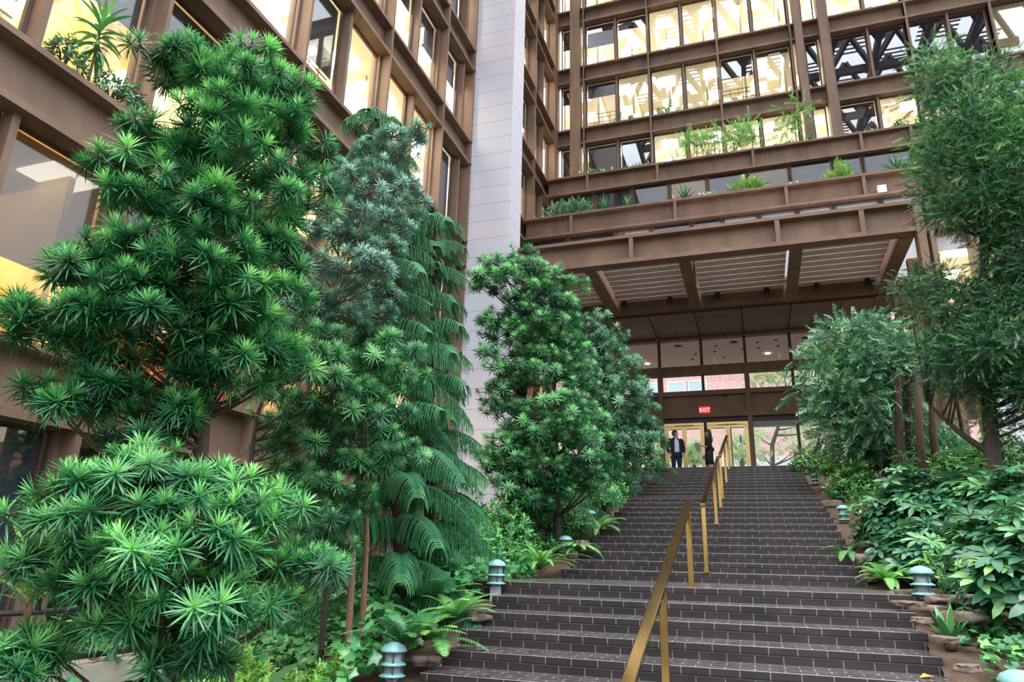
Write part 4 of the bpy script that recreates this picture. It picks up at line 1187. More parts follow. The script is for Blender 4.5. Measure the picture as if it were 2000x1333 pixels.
# ---- sprayed broadleaf trees on the right
def spray_tree(name, label, boughs, trunks, tm, pal, nsp, rb, L, mat, bark, tr, flat=.7, hang=.35, br=.02, young=.1, cat='tree', group=None, top_young=0):
    t = empty(name, trunks[0][0], label, cat, group); inv = Matrix.Translation(t.location).inverted(); allp = []
    for tk in trunks:
        pts = seg(tk); allp += pts[1:]
        trk = tr if not isinstance(tr, tuple) else tr[trunks.index(tk)]
        m = MB(); m.tube(pts, [trk * (1 - .7 * i / (len(pts) - 1)) for i in range(len(pts))], 9); o = m.build('trunk', bark, t); o.matrix_parent_inverse = inv
    m = MB(); branches(m, allp, boughs, br); o = m.build('branches', bark, t); o.matrix_parent_inverse = inv; tag(o, kind='stuff')
    B = np.array([tuple(b) for b in boughs]); R = len(B)
    u = RNG.normal(size=(R, nsp, 3)); u = unit(u); u[..., 2] = u[..., 2] * .8 + .1
    pos = B[:, None] + u * rb * RNG.uniform(.15, 1, (R, nsp, 1)) * np.array([1, 1, flat])
    ax = unit(u + np.array([0, 0, .15]) + RNG.normal(0, .3, u.shape)); ax[..., 2] -= hang; ax = unit(ax)
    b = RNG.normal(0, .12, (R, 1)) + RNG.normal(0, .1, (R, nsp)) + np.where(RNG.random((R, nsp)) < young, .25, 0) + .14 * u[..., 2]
    b = b + top_young * ((B[:, 2:3] - B[:, 2].min()) / max(.1, B[:, 2].max() - B[:, 2].min()) - .35)  # higher boughs shift to the pale young-leaf end: new growth at the top
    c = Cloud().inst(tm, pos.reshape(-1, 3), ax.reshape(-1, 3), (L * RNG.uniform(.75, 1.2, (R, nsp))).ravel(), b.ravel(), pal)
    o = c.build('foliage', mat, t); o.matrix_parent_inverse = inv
    return t


CR7 = [(1790, 120), (1822, 92), (1850, 130), (1890, 105), (1950, 120), (1990, 160), (2080, 150), (2120, 400), (2080, 800), (1990, 790), (1960, 760), (1880, 780), (1820, 740), (1800, 690), (1830, 640), (1770, 590), (1745, 575), (1790, 535), (1850, 500), (1900, 560), (1940, 540), (1930, 470), (1860, 440), (1830, 430), (1800, 380), (1810, 300), (1790, 255), (1820, 210), (1795, 165)]
D7 = 12.6
b7 = crown(CR7, D7, 1.2, 25, [[(1835, 470), (1905, 470), (1890, 560), (1850, 560)]], 7, .4, 10, 110)
b7 += [at_d(x, y, D7) for x, y in ((1885, 640), (1840, 690), (1870, 700), (1930, 830), (1985, 850), (1960, 800))]
tk8 = [gp(1938, 925, D7, -.15), at_d(1938, 880, D7), at_d(1930, 760, D7), at_d(1925, 600, D7), at_d(1920, 400, D7), at_d(1900, 220, D7)]
tk9 = [at_d(1932, 885, D7), at_d(1880, 850, D7), at_d(1845, 820, D7), at_d(1810, 785, D7)]
spray_tree('fern_pine_tree', 'tall dark fine-leaved tree at the right edge with a straight dark trunk', b7, [tk8, tk9], SPR, P_FERNP, 96, .42, .165, LEAF, BARKD, (.13, .055), br=.025, young=.16, top_young=.3)
CR8 = [(1600, 650), (1650, 628), (1700, 622), (1745, 640), (1790, 660), (1810, 700), (1800, 760), (1770, 800), (1760, 850), (1700, 880), (1650, 880), (1620, 850), (1600, 800), (1570, 790), (1555, 780), (1590, 750), (1575, 700), (1605, 680)]
D8 = 16.2
b8 = crown(CR8, D8, 1.3, 22, [], 8, .45, 8, 70)
spray_tree('weeping_fig_tree', 'bushy grey green tree with drooping slender leaves right of the entrance', b8, [[gp(1690, 905, D8, -.1), at_d(1690, 860, D8), at_d(1700, 760, D8), at_d(1690, 680, D8)], [gp(1720, 905, D8 + .2, -.1), at_d(1735, 830, D8), at_d(1745, 740, D8)]], SPRF, P_FIG, 26, .5, .34, LEAFG, BARKD, .09, hang=.5)
# upright brown stems behind the fern pine
for i, (x, D) in enumerate(((1758, 15.2), (1778, 15.6), (1797, 15.0), (1824, 15.4))):
    m = MB(); m.tube([gp(x, 905, D, -.1), at_d(x - 2, 840, D), at_d(x - 4, 720, D)], [.085, .07, .05], 8)
    tag(m.build('tree_stem', BARK), ['reddish brown bare stem, leftmost of four right of the entrance', 'second from left of four reddish bare stems right of the entrance', 'third from left of four reddish bare stems right of the entrance', 'rightmost of four reddish bare stems, beside the slanting dark branch'][i], 'tree stem', 'bare stems on the right')


# ---- shrubs
def shrub(name, label, c, r, tm, pal, n, L, mat, cat='shrub', group=None, hang=.0, stems=5, upb=.5, young=.1, shell=.45):
    """c = centre of the base; r = half sizes of the leafy dome"""
    c = Vector(c); t = empty(name, c, label, cat, group)
    u = unit(RNG.normal(size=(n, 3))); u[:, 2] = np.abs(u[:, 2])
    rr = RNG.uniform(shell, 1, (n, 1)) ** .5
    pos = np.array([0, 0, .12 * r[2]]) + u * rr * np.array(r) * (1 + .16 * np.sin(u[:, :1] * 5 + c.x * 7) + .14 * np.cos(u[:, 1:2] * 6 + c.y * 5))
    ax = unit(u + np.array([0, 0, upb]) + RNG.normal(0, .3, (n, 3))); ax[:, 2] -= hang; ax = unit(ax)
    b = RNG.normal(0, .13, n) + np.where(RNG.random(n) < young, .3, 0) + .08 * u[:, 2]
    Cloud().inst(tm, pos, ax, L * RNG.uniform(.7, 1.25, n), b, pal).build('foliage', mat, t)
    m = MB()
    for k in range(stems):
        a = 2 * PI * k / stems + .4; e_ = Vector((math.cos(a) * r[0] * .55, math.sin(a) * r[1] * .55, r[2] * .75))
        m.tube([(0, 0, -.08), e_ * .5 + Vector((0, 0, .06)), e_], [.018, .013, .006], 5)
    m.build('stems', BARK, t)
    return t


def shrub_px(name, label, px, py, Y, w_px, h_px, *a, **k):
    """base at pixel (px,py) in the plane y=Y, as wide and high as w_px,h_px there"""
    p = at_y(px, py, Y); g = ground(p.x, p.y); s = (at_y(px + 1, py, Y) - p).length
    return shrub(name, label, (p.x, p.y, min(p.z, g + .3) if k.pop('onground', True) else p.z), (w_px * s / 2, w_px * s / 2 * .85, h_px * s), *a, **k)


# right bank
RB = [('small-leaved glossy shrub beside the top of the stairs on the right', 1590, 925, 20.2, 90, 45, LFY, P_SHR, 420, .13),
      ('glossy shrub behind the second path light from the top right', 1650, 945, 17.6, 120, 75, LFY, P_SHR, 520, .14),
      ('yellow-flecked glossy shrub under the weeping fig', 1730, 925, 17.4, 150, 70, LFY, P_SHR, 560, .15),
      ('glossy dark shrub left of the fern pine trunk', 1810, 940, 15.6, 140, 75, LFY, P_SHR, 520, .15),
      ('glossy dark shrub under the fern pine trunk', 1900, 950, 14.2, 130, 75, LFY, P_SHR, 520, .15),
      ('pale layered shrub between the bare stems and the trunk', 1845, 890, 16.2, 110, 70, SPRF, P_FIG, 380, .3),
      ('glossy shrub at the right edge behind the bright leaves', 1990, 950, 13.8, 120, 90, LFY, P_SHR, 480, .15),
      ('dark shrub beside the stairs above the middle right path light', 1678, 985, 15.4, 100, 70, LFY, P_SHR, 460, .15)]
for lb, px, py, Y, w_, h_, tm, pal, n, L in RB: shrub_px('shrub', lb, px, py, Y, w_, h_, tm, pal, n, L, LEAFG, group='shrubs on the right bank')
SCH = [('schefflera nearest the stairs, under the middle right path lights', 1735, 1065, 11.5, 130, 110, 55, .16),
       ('broad schefflera in the middle of the right bank', 1800, 1060, 11.4, 200, 150, 90, .19),
       ('schefflera with lime new leaves below the fern pine trunk', 1900, 1050, 11.2, 190, 150, 85, .2),
       ('tall schefflera at the right edge of the photo, upper one', 1985, 1060, 9.6, 200, 190, 80, .2),
       ('schefflera overhanging the ferns behind the landing light', 1785, 1120, 10.0, 150, 95, 55, .16),
       ('large dark schefflera right of the landing light', 1945, 1165, 8.4, 210, 160, 90, .19),
       ('schefflera lowest at the right edge, glossy dark leaflets', 2010, 1190, 7.0, 240, 180, 70, .19)]
for i, (lb, px, py, Y, w_, h_, n, L) in enumerate(SCH): shrub_px('schefflera', lb, px, py, Y, w_, h_, PALM, P_SCH, int(n * 1.9), L, LEAFG, cat='shrub', group='scheffleras on the right bank', stems=7, young=.12 if i != 2 else .3, upb=.9, shell=.3)


# ---- ferns
def fern(label, c, n, L, tm, pal, tilt=.55, name='fern', cat='fern', mat=None, group=None):
    c = Vector(c); t = empty(name, c, label, cat, group)
    az = np.arange(n) * 2.399 + RNG.uniform(-.2, .2, n); ti = RNG.uniform(.15, 1, n) * tilt
    ax = np.stack([np.sin(ti) * np.cos(az), np.sin(ti) * np.sin(az), np.cos(ti)], -1)
    # spin chosen so that the frond arches outward
    z = unit(ax); ref = np.where(np.abs(z[:, 2:3]) > .9, np.array([[1., 0, 0]]), np.array([[0, 0, 1.]])); x = unit(np.cross(ref, z)); y = np.cross(z, x)
    out = np.stack([np.cos(az), np.sin(az), np.zeros(n)], -1); sp_ = np.arctan2((out * y).sum(1), (out * x).sum(1))
    pos = np.stack([.02 * np.cos(az), .02 * np.sin(az), np.zeros(n)], -1)
    Cloud().inst(tm, pos, ax, L * RNG.uniform(.75, 1.1, n), RNG.normal(0, .12, n), pal, sp_).build('fronds', mat or LEAFF, t)
    MB().ball((0, 0, 0), .05, 8, 6, (1, 1, .8)).build('crown', BARK, t)
    return t


FE = [('glossy sword fern with arching fronds in the ivy, left of the lower steps', 790, 1255, 5.6, 13, .58, FRONDW, P_SHR, .7, LEAFG), ('bushy light fern beside the grey junction box', 890, 1205, 6.6, 16, .5, FRONDW, P_FERN, .9, LEAFF), ('arching fern hanging over the lower steps on the left', 850, 1250, 5.9, 11, .5, FRONDW, P_SHR, 1.0, LEAFG),
      ('sword fern standing behind the glossy fern, under the drooping conifer', 840, 1180, 6.9, 11, .62, FRONDW, P_SHR, .55, LEAFG), ('fine fern in the shade at the bottom left of the ivy', 520, 1300, 4.9, 14, .5, FROND, P_SHR, .9, LEAFF),
      ('large pale strap fern at the left foot of the upper flight', 1055, 1108, 9.7, 26, .72, FRONDN, P_FERN, .85, LEAFF), ('low fern beside the second path light up the left', 1128, 1072, 10.7, 18, .42, FROND, P_FERN, 1.0, LEAFF),
      ('fern behind the pale strap fern', 1010, 1055, 11.0, 16, .55, FROND, P_FERN, .8, LEAFF), ('arching fern beside the third path light up the left', 1172, 1030, 12.2, 16, .5, FROND, P_FERN, 1.0, LEAFF),
      ('upright fern under the tiered podocarpus', 1100, 1000, 13.0, 18, .8, FRONDN, P_FERN, .6, LEAFF), ('pale fern above the leafy strap plant on the left slope', 1165, 950, 15.2, 18, .7, FRONDN, P_FERN, .8, LEAFF),
      ('small fern at the foot of the right bank under the schefflera', 1735, 1135, 9.5, 16, .45, FROND, P_FERN, .9, LEAFF), ('yellowish fern right of the landing light', 1835, 1110, 9.6, 16, .5, FROND, P_FERN, .9, LEAFF),
      ('fern leaning over the right edge of the upper flight', 1662, 1080, 11.0, 14, .45, FROND, P_SHR, 1.0, LEAFF), ('dark fern in the gap behind the right landing light', 1775, 1125, 9.9, 16, .5, FROND, P_SHR, .8, LEAFF)]
for lb, px, py, Y, n, L, tm, pal, tl, mt in FE:
    p = at_y(px, py, Y); g = ground(p.x, p.y); fern(lb, (p.x, p.y, min(max(p.z, g), g + .25)), n, L, tm, pal, tl, mat=mt, group='ferns beside the stairs')


# strap-leaved plants
def strap_plant(label, c, n, L, wd, pal, tilt=.8, name='strap_leaf_plant', cat='plant', droop=.8, mat=None, group=None, stem=0):
    c = Vector(c); t = empty(name, c, label, cat, group); parts = []
    rg = np.random.default_rng(int(abs(c.x * 100 + c.y * 10)) + n)
    for i in range(n):
        az = i * 2.399 + rg.uniform(-.2, .2); th = tilt * (.15 + .85 * i / n)
        d = (math.sin(th) * math.cos(az), math.sin(th) * math.sin(az), math.cos(th))
        v, f = strap((0, 0, stem * (1 - .5 * i / n)), d, droop * (.3 + i / n), L * rg.uniform(.75, 1.1), wd, 5, (.35, .8, 1, .9, .6, 0))
        parts.append((v, f, .75 - .5 * i / n + rg.uniform(-.1, .1)))
    v, f, a = compose(parts)
    mesh_tris('leaves', v, f, ramp3(a, pal), mat or LEAFG, t)
    if stem: MB().tube([(0, 0, -.05), (0, 0, stem)], [.02, .014], 8).build('stem', BARKO, t)
    else: MB().lathe([(.04, -.05), (.05, .0), (.03, .05)], n=10).build('crown', BARK, t)
    return t


def onto(px, py, Y, dz=0):
    p = at_y(px, py, Y); return (p.x, p.y, ground(p.x, p.y) + dz)


strap_plant('leafy strap plant with bright shiny blades beside the stairs on the left', onto(1165, 985, 14.6), 34, .55, .085, P_SHR, .9, droop=.7)
strap_plant('second leafy strap plant higher up beside the small path lights', onto(1225, 935, 18.6), 28, .5, .08, P_IVY, .9, droop=.7)
strap_plant('bright leafy strap plant beside the doors at the top left of the stairs', onto(1285, 915, 20.6), 30, .55, .09, P_IVY, .9, droop=.7)
strap_plant('small bird nest fern with upright bright blade between the right rocks', onto(1850, 1215, 6.6, .05), 14, .3, .06, P_SHR, 1.0, name='bird_nest_fern', cat='fern', droop=.5)
strap_plant('pale yellow-green corn plant behind the pipe railing at the left edge', at_d(45, 1240, 4.6), 16, .42, .055, P_LIME, 1.1, name='corn_plant', droop=1.1, stem=.25)
strap_plant('lime green leafy seedling below the fern pine trunk', onto(1920, 915, 11.6, .3), 12, .35, .1, P_LIME, 1.2, droop=.8, stem=.25)


# ---- ground covers nobody could count
def cover(label, name, region, n, tm, pal, L, mat, h=(.03, .3), tilt=.5, group=None, young=.08):
    P = []
    xs, ys = region
    k = 0
    x = RNG.uniform(xs[0], xs[1], n); y = RNG.uniform(ys[0], ys[1], n)
    z = np.array([ground(a, b_) for a, b_ in zip(x, y)]) + RNG.uniform(h[0], h[1], n) * (1 + .4 * np.sin(x * 5 + y * 3.1))
    ax = unit(np.stack([RNG.normal(0, tilt, n), RNG.normal(0, tilt, n) - .25, np.ones(n)], -1))
    o = Cloud().inst(tm, np.stack([x, y, z], -1), ax, L * RNG.uniform(.6, 1.25, n), RNG.normal(0, .14, n) + np.where(RNG.random(n) < young, .28, 0), pal).build(name, mat, None)
    tag(o, label, 'ground cover', None, 'stuff'); return o


cover('glossy ivy carpeting the bed left of the lower steps', 'ivy', ((-6.3, -2.9), (4.2, 9.6)), 5200, IVY, P_IVY, .085, LEAFG, (.04, .32))
cover('bright holly-like ground cover at the bottom of the left bed', 'ground_cover', ((-4.4, -3.2), (4.2, 5.4)), 1100, LFY, P_LIME, .10, LEAFG, (.1, .35))
cover('mixed leafy ground cover climbing beside the upper flight on the left', 'ground_cover', ((-4.9, -3.05), (9.7, 21)), 3600, LFY, P_IVY, .12, LEAFG, (.0, .22))
cover('dark ground cover along the wall of the left wing', 'ground_cover', ((-7.9, -4.9), (4, 18.3)), 3200, LFY, P_SHR, .16, LEAFG, (.05, .5))
cover('ivy and small leaves on the right bank below the rocks', 'ivy', ((1.42, 4.2), (3.8, 7.4)), 3200, IVY, P_SHR, .075, LEAFG, (.01, .16))
cover('leafy ground cover under the shrubs of the right bank', 'ground_cover', ((1.6, 7.5), (7.6, 18.4)), 4600, LFY, P_SHR, .14, LEAFG, (.0, .25))

LBS = [('leafy shrub at the foot of the tiered podocarpus on the left slope', 1070, 1020, 11.9, 150, 60, LFY, P_SHR, 380, .14), ('low pale shrub beside the third left path light', 1180, 985, 13.6, 90, 45, LFY, P_IVY, 260, .13),
       ('broad-leaved shrub behind the strap fern, left of the upper flight', 965, 1080, 10.4, 150, 90, LFY, P_IVY, 420, .14), ('leafy shrub in the deep shade left of the far podocarpus', 1235, 930, 19.0, 80, 50, LFY, P_SHR, 300, .15),
       ('glossy shrub under the drooping conifer beside the landing', 905, 1125, 8.6, 150, 110, LFY, P_IVY, 420, .13)]
for lb, px, py, Y, w_, h_, tm, pal, n, L in LBS: shrub_px('shrub', lb, px, py, Y, w_, h_, tm, pal, n, L, LEAFG, group='shrubs on the left bank')
for i, (px, py) in enumerate([(1222, 222), (1300, 208), (1208, 226)]):
    p = at_y(px, py, YF + .8); shrub('office_plant', ['green potted plant behind the glass, left of the far office window post', 'larger yellow green potted plant behind the far office glass', 'small dark potted plant behind the far office glass at its left end'][i], (p.x, YF + .8, lev(3) - .08), (.35, .3, (.8, 1.0, .5)[i]), LFY, (P_SHR, P_FERN, P_SHR)[i], 70, .22, LEAFG, cat='plant', stems=4)

# ---- plants on the terraces
def terr(px, py, lower): return at_y(px, py, (B2Y if lower else B1Y) + .62)
TP = [(1, 'round feathery green bush at the left end of the lower terrace', 1112, 412, 92, 34, SPRF, P_FIG, 260, .3), (1, 'bright green pointed shrub on the lower terrace, right of its centre', 1458, 372, 66, 36, SPRF, P_LIME, 150, .32), (1, 'bright green conical shrub on the lower terrace toward the right', 1643, 347, 52, 38, SPRF, P_LIME, 150, .32),
      (1, 'low white-flowered plant on the lower terrace left of the pointed shrub', 1382, 380, 48, 16, LFY, P_IVY, 90, .16), (1, 'low leafy row at the right end of the lower terrace', 1790, 330, 90, 22, LFY, P_SHR, 140, .2), (1, 'sparse white-flowered plant on the lower terrace between two shrubs', 1548, 358, 46, 14, LFY, P_IVY, 60, .16),
      (0, 'leafy white-flowered row at the left end of the upper terrace', 1165, 332, 80, 16, LFY, P_IVY, 170, .18), (0, 'second leafy white-flowered row on the upper terrace', 1250, 320, 70, 14, LFY, P_IVY, 130, .18), (0, 'dark leafy row below the bamboo-like plants on the upper terrace', 1400, 304, 120, 14, LFY, P_SHR, 150, .2),
      (0, 'leafy row on the upper terrace in front of the twin columns', 1560, 282, 110, 16, LFY, P_SHR, 170, .22), (0, 'grey leafy row on the upper terrace right of the columns', 1690, 262, 70, 12, LFY, P_FIG, 90, .2), (0, 'dark bushy plant on the upper terrace at the lit right windows', 1762, 254, 44, 20, LFY, P_SHR, 90, .26)]
for lowr, lb, px, py, w_, h_, tm, pal, n, L in TP:
    p = terr(px, py, lowr); s = (at_y(px + 1, py, p.y) - p).length
    t = shrub('terrace_plant', lb, (p.x, p.y, lev(1 if lowr else 2) - .06), (w_ * s / 2, .32, max(.2, h_ * s)), tm, pal, n, L, LEAFG, cat='plant', group='plants on the terraces', stems=4, young=.15)
    if 'white-flowered' in lb:
        m = MB()
        for k in range(7):
            a = random.uniform(-.8, .8) * w_ * s / 2; z = h_ * s * random.uniform(.9, 1.3); m.ball((a, -.12, z), .055, 8, 5, (.7, .5, 1.2)); m.tube([(a, -.1, .05), (a, -.12, z)], .008, 4)
        m.build('flowers', FLOWERW, t)
for i, (px, py, h_, lowr, lb) in enumerate([(1180, 400, 30, 1, 'spiky pale plant beside the round bush on the lower terrace'), (1226, 395, 24, 1, 'small spiky plant on the lower terrace, right of the first spiky one'), (1336, 384, 34, 1, 'grey spiky plant in front of the yellow office on the lower terrace'),
                                       (1752, 334, 44, 1, 'pale spiky plant near the right end of the lower terrace')]):
    p = terr(px, py, lowr); s = (at_y(px + 1, py, p.y) - p).length
    strap_plant(lb, (p.x, p.y, lev(1) - .06), 34, .62, .06, P_FIG, 1.3, name='spiky_plant', droop=.4, stem=h_ * s * .6)
for i, (px, py, ht, lb) in enumerate([(1395, 303, 60, 'airy young pine on the upper terrace, leftmost'), (1432, 298, 50, 'second airy young pine on the upper terrace'), (1470, 294, 60, 'third airy young pine on the upper terrace'), (1360, 306, 60, 'thin airy sapling on the upper terrace left of the pines'), (1555, 283, 90, 'tallest feathery young tree on the upper terrace beside the twin columns')]):
    p = terr(px, py, 0); s = (at_y(px + 1, py, p.y) - p).length; z0 = lev(2) - .06; hh = ht * s * 1.15
    bs = [Vector((p.x + random.uniform(-1, 1) * .55, p.y + random.uniform(-.4, .4), z0 + hh * random.uniform(.55, 1))) for _ in range(9)]
    spray_tree('terrace_sapling', lb, bs, [[Vector((p.x, p.y, z0)), Vector((p.x + .05, p.y, z0 + hh * .6)), Vector((p.x, p.y, z0 + hh))]], SPR, P_FERN, 9, .4, .5, LEAFF, BARK, .025, hang=.2, br=.01)
# plants on the ledge of the top left window
q = Vector((XL - .12, 6.0, lev(-1) + .0))
strap_plant('tall corn plant with drooping leaves in the top left window', (q.x - .05, 5.75, lev(-1)), 36, .46, .065, P_POD, 2.1, name='corn_plant', droop=1.9, stem=1.15)
for i, y in enumerate((5.35, 6.1, 6.45)):
    shrub('ledge_plant', ['small leafy plant at the left foot of the corn plant in the window', 'trailing leafy plant right of the corn plant on the window ledge', 'leafy ledge plant with reddish leaves beside the window fin'][i], (XL - .14, y, lev(-1)), (.16, .26, .42), LFY, P_FIG, 60, .14, LEAFG, cat='plant', stems=3)


# ------------------------------------------------------------------ people
def fuse(name, mb, mat, parent, voxel=.009, smooth=6):
    """melts overlapping tapered tubes into one continuous skin"""
    o = mb.build('tmp', mat); bpy.context.view_layer.update()
    r = o.modifiers.new('r', 'REMESH'); r.mode = 'VOXEL'; r.voxel_size = voxel; r.use_smooth_shade = True
    s = o.modifiers.new('s', 'SMOOTH'); s.factor = .5; s.iterations = smooth
    bpy.context.view_layer.update()
    me = bpy.data.meshes.new_from_object(o.evaluated_get(bpy.context.evaluated_depsgraph_get()))
    bpy.data.objects.remove(o); me.name = name
    me.materials.clear(); me.materials.append(mat)
    q = bpy.data.objects.new(name, me); return link(q, parent)


def hand(mb, wrist, d, palm_n, s=1.0, curl=.6, thumb=1):
    """palm, five bent fingers of unequal length; d = pointing direction, palm_n = palm normal"""
    w_ = Vector(wrist); d = Vector(d).normalized(); n = Vector(palm_n); n = (n - d * n.dot(d)).normalized(); x = d.cross(n)
    mb.tube([w_, w_ + d * .045 * s, w_ + d * .09 * s], [.026 * s, .038 * s, .036 * s], 10, sq=(1, .55) if abs(n.z) < .5 else (.55, 1))
    for i, (off, ln) in enumerate(((-.028, .062), (-.010, .074), (.010, .070), (.027, .055))):
        b = w_ + d * .085 * s + x * off * s; e1 = (d + n * curl * .4).normalized(); e2 = (d + n * curl * 1.2).normalized(); e3 = (d * .6 + n * curl * 1.8).normalized()
        p1 = b + e1 * ln * .45 * s; p2 = p1 + e2 * ln * .32 * s; p3 = p2 + e3 * ln * .25 * s
        mb.tube([b - d * .02 * s, b, p1, p2, p3], [.0095 * s, .0095 * s, .009 * s, .008 * s, .0065 * s], 7)
    b = w_ + d * .03 * s + x * .03 * s * thumb; p1 = b + (d * .7 + x * thumb * .7 + n * .3).normalized() * .035 * s; p2 = p1 + (d + n * .5).normalized() * .028 * s
    mb.tube([b, p1, p2], [.012 * s, .0105 * s, .008 * s], 7)


def head_parts(root, c, turn, tilt, skin, hair_long, s=1.0):
    """face looking along -y before turning; returns the fused-in geometry for the body"""
    c = Vector(c); R = Matrix.Rotation(turn, 3, 'Z') @ Matrix.Rotation(tilt, 3, 'X')
    def P(x, y, z): return c + R @ Vector((x, y, z)) * s
    mb = MB(); 
    def ball(p, r, sc):
        m = MB(); m.ball((0, 0, 0), r, 14, 10, sc); mb.add([P(*(Vector(p) + Vector(v))) for v in m.v], m.f, True)
    ball((0, .012, .02), .098, (.80, .98, 1.05)); ball((0, -.03, -.055), .062, (.88, .85, .95)); ball((0, -.055, -.088), .024, (1.1, .9, .8))
    mb.tube([P(0, -.088, .022), P(0, -.104, -.004), P(0, -.112, -.022)], [.008, .012, .014], 8); ball((0, -.094, -.052), .016, (1.4, .6, .55))
    for q in (-1, 1): ball((q * .078, .012, -.002), .026, (.35, .75, 1.2)); ball((q * .03, -.078, .026), .017, (1.1, .6, .7))
    hm = MB()
    def hb(p, r, sc):
        m = MB(); m.ball((0, 0, 0), r, 16, 10, sc); hm.add([P(*(Vector(p) + Vector(v))) for v in m.v], m.f, True)
    hb((0, .022, .045), .103, (.84, .95, .96)); hb((0, .05, .0), .085, (.92, .75, 1.0)); hb((0, -.045, .088), .055, (1.15, .8, .55))
    if hair_long:
        hb((0, .075, -.08), .085, (1.02, .75, 1.5)); hb((0, .085, -.22), .085, (1.1, .7, 1.6)); hb((.07, .03, -.1), .05, (.7, 1.0, 2.6)); hb((-.07, .03, -.1), .05, (.7, 1.0, 2.6)); hb((0, -.02, .09), .075, (1.1, 1, .6))
    ey = MB()
    for q in (-1, 1):
        m = MB(); m.ball((0, 0, 0), .009, 8, 6, (1.2, .7, .8)); ey.add([P(q * .03, -.09, .024) + R @ Vector(v) * s for v in m.v], m.f, True)
    return mb, hm, ey


def open_coat(rows, gap0, gap1, n=22):
    """rows = (z, cy, rx, ry) from hem to collar, open at the front by an angle gap0..gap1"""
    v = []; f = []
    for i, (z, cy, rx, ry) in enumerate(rows):
        g = gap0 + (gap1 - gap0) * i / (len(rows) - 1)
        for k in range(n + 1):
            a = -PI / 2 + g + (2 * PI - 2 * g) * k / n; v.append((rx * math.cos(a), cy + ry * math.sin(a), z))
    for i in range(len(rows) - 1):
        for k in range(n): a = i * (n + 1) + k; f.append((a, a + 1, a + n + 2, a + n + 1))
    return v, f


# the man
pm = at_y(1322, 917, 24.9)
man = empty('person', (pm.x, 24.9, TOPZ), 'person in an open navy suit and white shirt, hands in pockets, looking right', 'person', rz=math.radians(22))
bm_ = MB()
for q in (-1, 1):
    bm_.tube([(q * .09, 0, .93), (q * .1, -.012, .7), (q * .105, -.01, .48), (q * .108, .012, .28), (q * .11, .01, .07)], [.085, .075, .053, .048, .036], 12)
    bm_.tube([(q * .11, .03, .035), (q * .12, -.08, .03), (q * .125, -.15, .025)], [.035, .038, .028], 10)
    bm_.tube([(q * .17, .0, 1.42), (q * .225, .01, 1.36), (q * .275, .05, 1.14), (q * .255, -.02, 1.02), (q * .225, -.075, .93)], [.055, .052, .042, .036, .027], 12)
    hand(bm_, (q * .225, -.075, .93), (-q * .25, -.15, -1), (-q, .2, 0), 1.0, .5, -q)
bm_.tube([(0, 0, .88), (0, .0, .98), (0, -.005, 1.12), (0, .0, 1.28), (0, .01, 1.4), (0, .015, 1.47)], [.12, .135, .125, .145, .13, .07], 16, sq=(1.12, .85))
bm_.tube([(0, .02, 1.44), (0, .01, 1.52), (0, .005, 1.58)], [.062, .055, .055], 12)
hb_, hr_, ey_ = head_parts(man, (0, -.005, 1.635), math.radians(58), math.radians(-8), SKIN, False)
bm_.add(hb_.v, hb_.f, True)
fuse('body', bm_, SKIN, man)
hr_.build('hair', HAIR, man); ey_.build('eyes', HAIR, man)
sm = MB(); sm.tube([(0, 0, .94), (0, -.002, 1.05), (0, -.005, 1.2), (0, .0, 1.34), (0, .012, 1.44)], [.146, .146, .15, .152, .105], 20, sq=(1.12, .88)); sm.tube([(0, .012, 1.44), (0, .012, 1.5)], [.078, .068], 14)
for q in (-1, 1): sm.tube([(q * .235, -.045, .98), (q * .226, -.07, .935)], [.04, .036], 12)
sm.build('shirt', SHIRT, man)
tm_ = MB(); tm_.tube([(0, .0, .84), (0, .0, .92), (0, 0, 1.0)], [.14, .155, .148], 18, sq=(1.1, .88))
for q in (-1, 1): tm_.tube([(q * .085, 0, .9), (q * .1, -.012, .7), (q * .107, -.008, .48), (q * .11, .012, .28), (q * .113, .012, .06)], [.105, .09, .072, .067, .066], 14)
fuse('trousers', tm_, NAVY, man, .012, 3)
v, f = open_coat([(.80, .0, .205, .165), (.95, .0, .19, .155), (1.1, 0, .18, .15), (1.28, .0, .195, .155), (1.4, .01, .19, .14), (1.47, .02, .11, .1), (1.5, .025, .085, .085)], .55, .32)
jm = MB(); jm.add(v, f, True)
for q in (-1, 1): jm.tube([(q * .15, .005, 1.43), (q * .2, .008, 1.4), (q * .235, .015, 1.34), (q * .285, .052, 1.14), (q * .262, -.015, 1.03), (q * .238, -.05, .965)], [.06, .068, .068, .058, .05, .045], 14)
o = jm.build('jacket', NAVY, man); so_ = o.modifiers.new('solid', 'SOLIDIFY'); so_.thickness = .012; so_.offset = 1
bl = MB(); bl.lathe([(.151, .955), (.153, .985)], n=20); o = bl.build('belt', LEATHER, man); o.scale = (1.1, .88, 1)
sh = MB()
for q in (-1, 1): sh.tube([(q * .11, .06, .03), (q * .112, .0, .045), (q * .122, -.1, .036), (q * .127, -.18, .024)], [.035, .045, .046, .026], 12, sq=(1, .75))
sh.build('shoes', LEATHER, man)

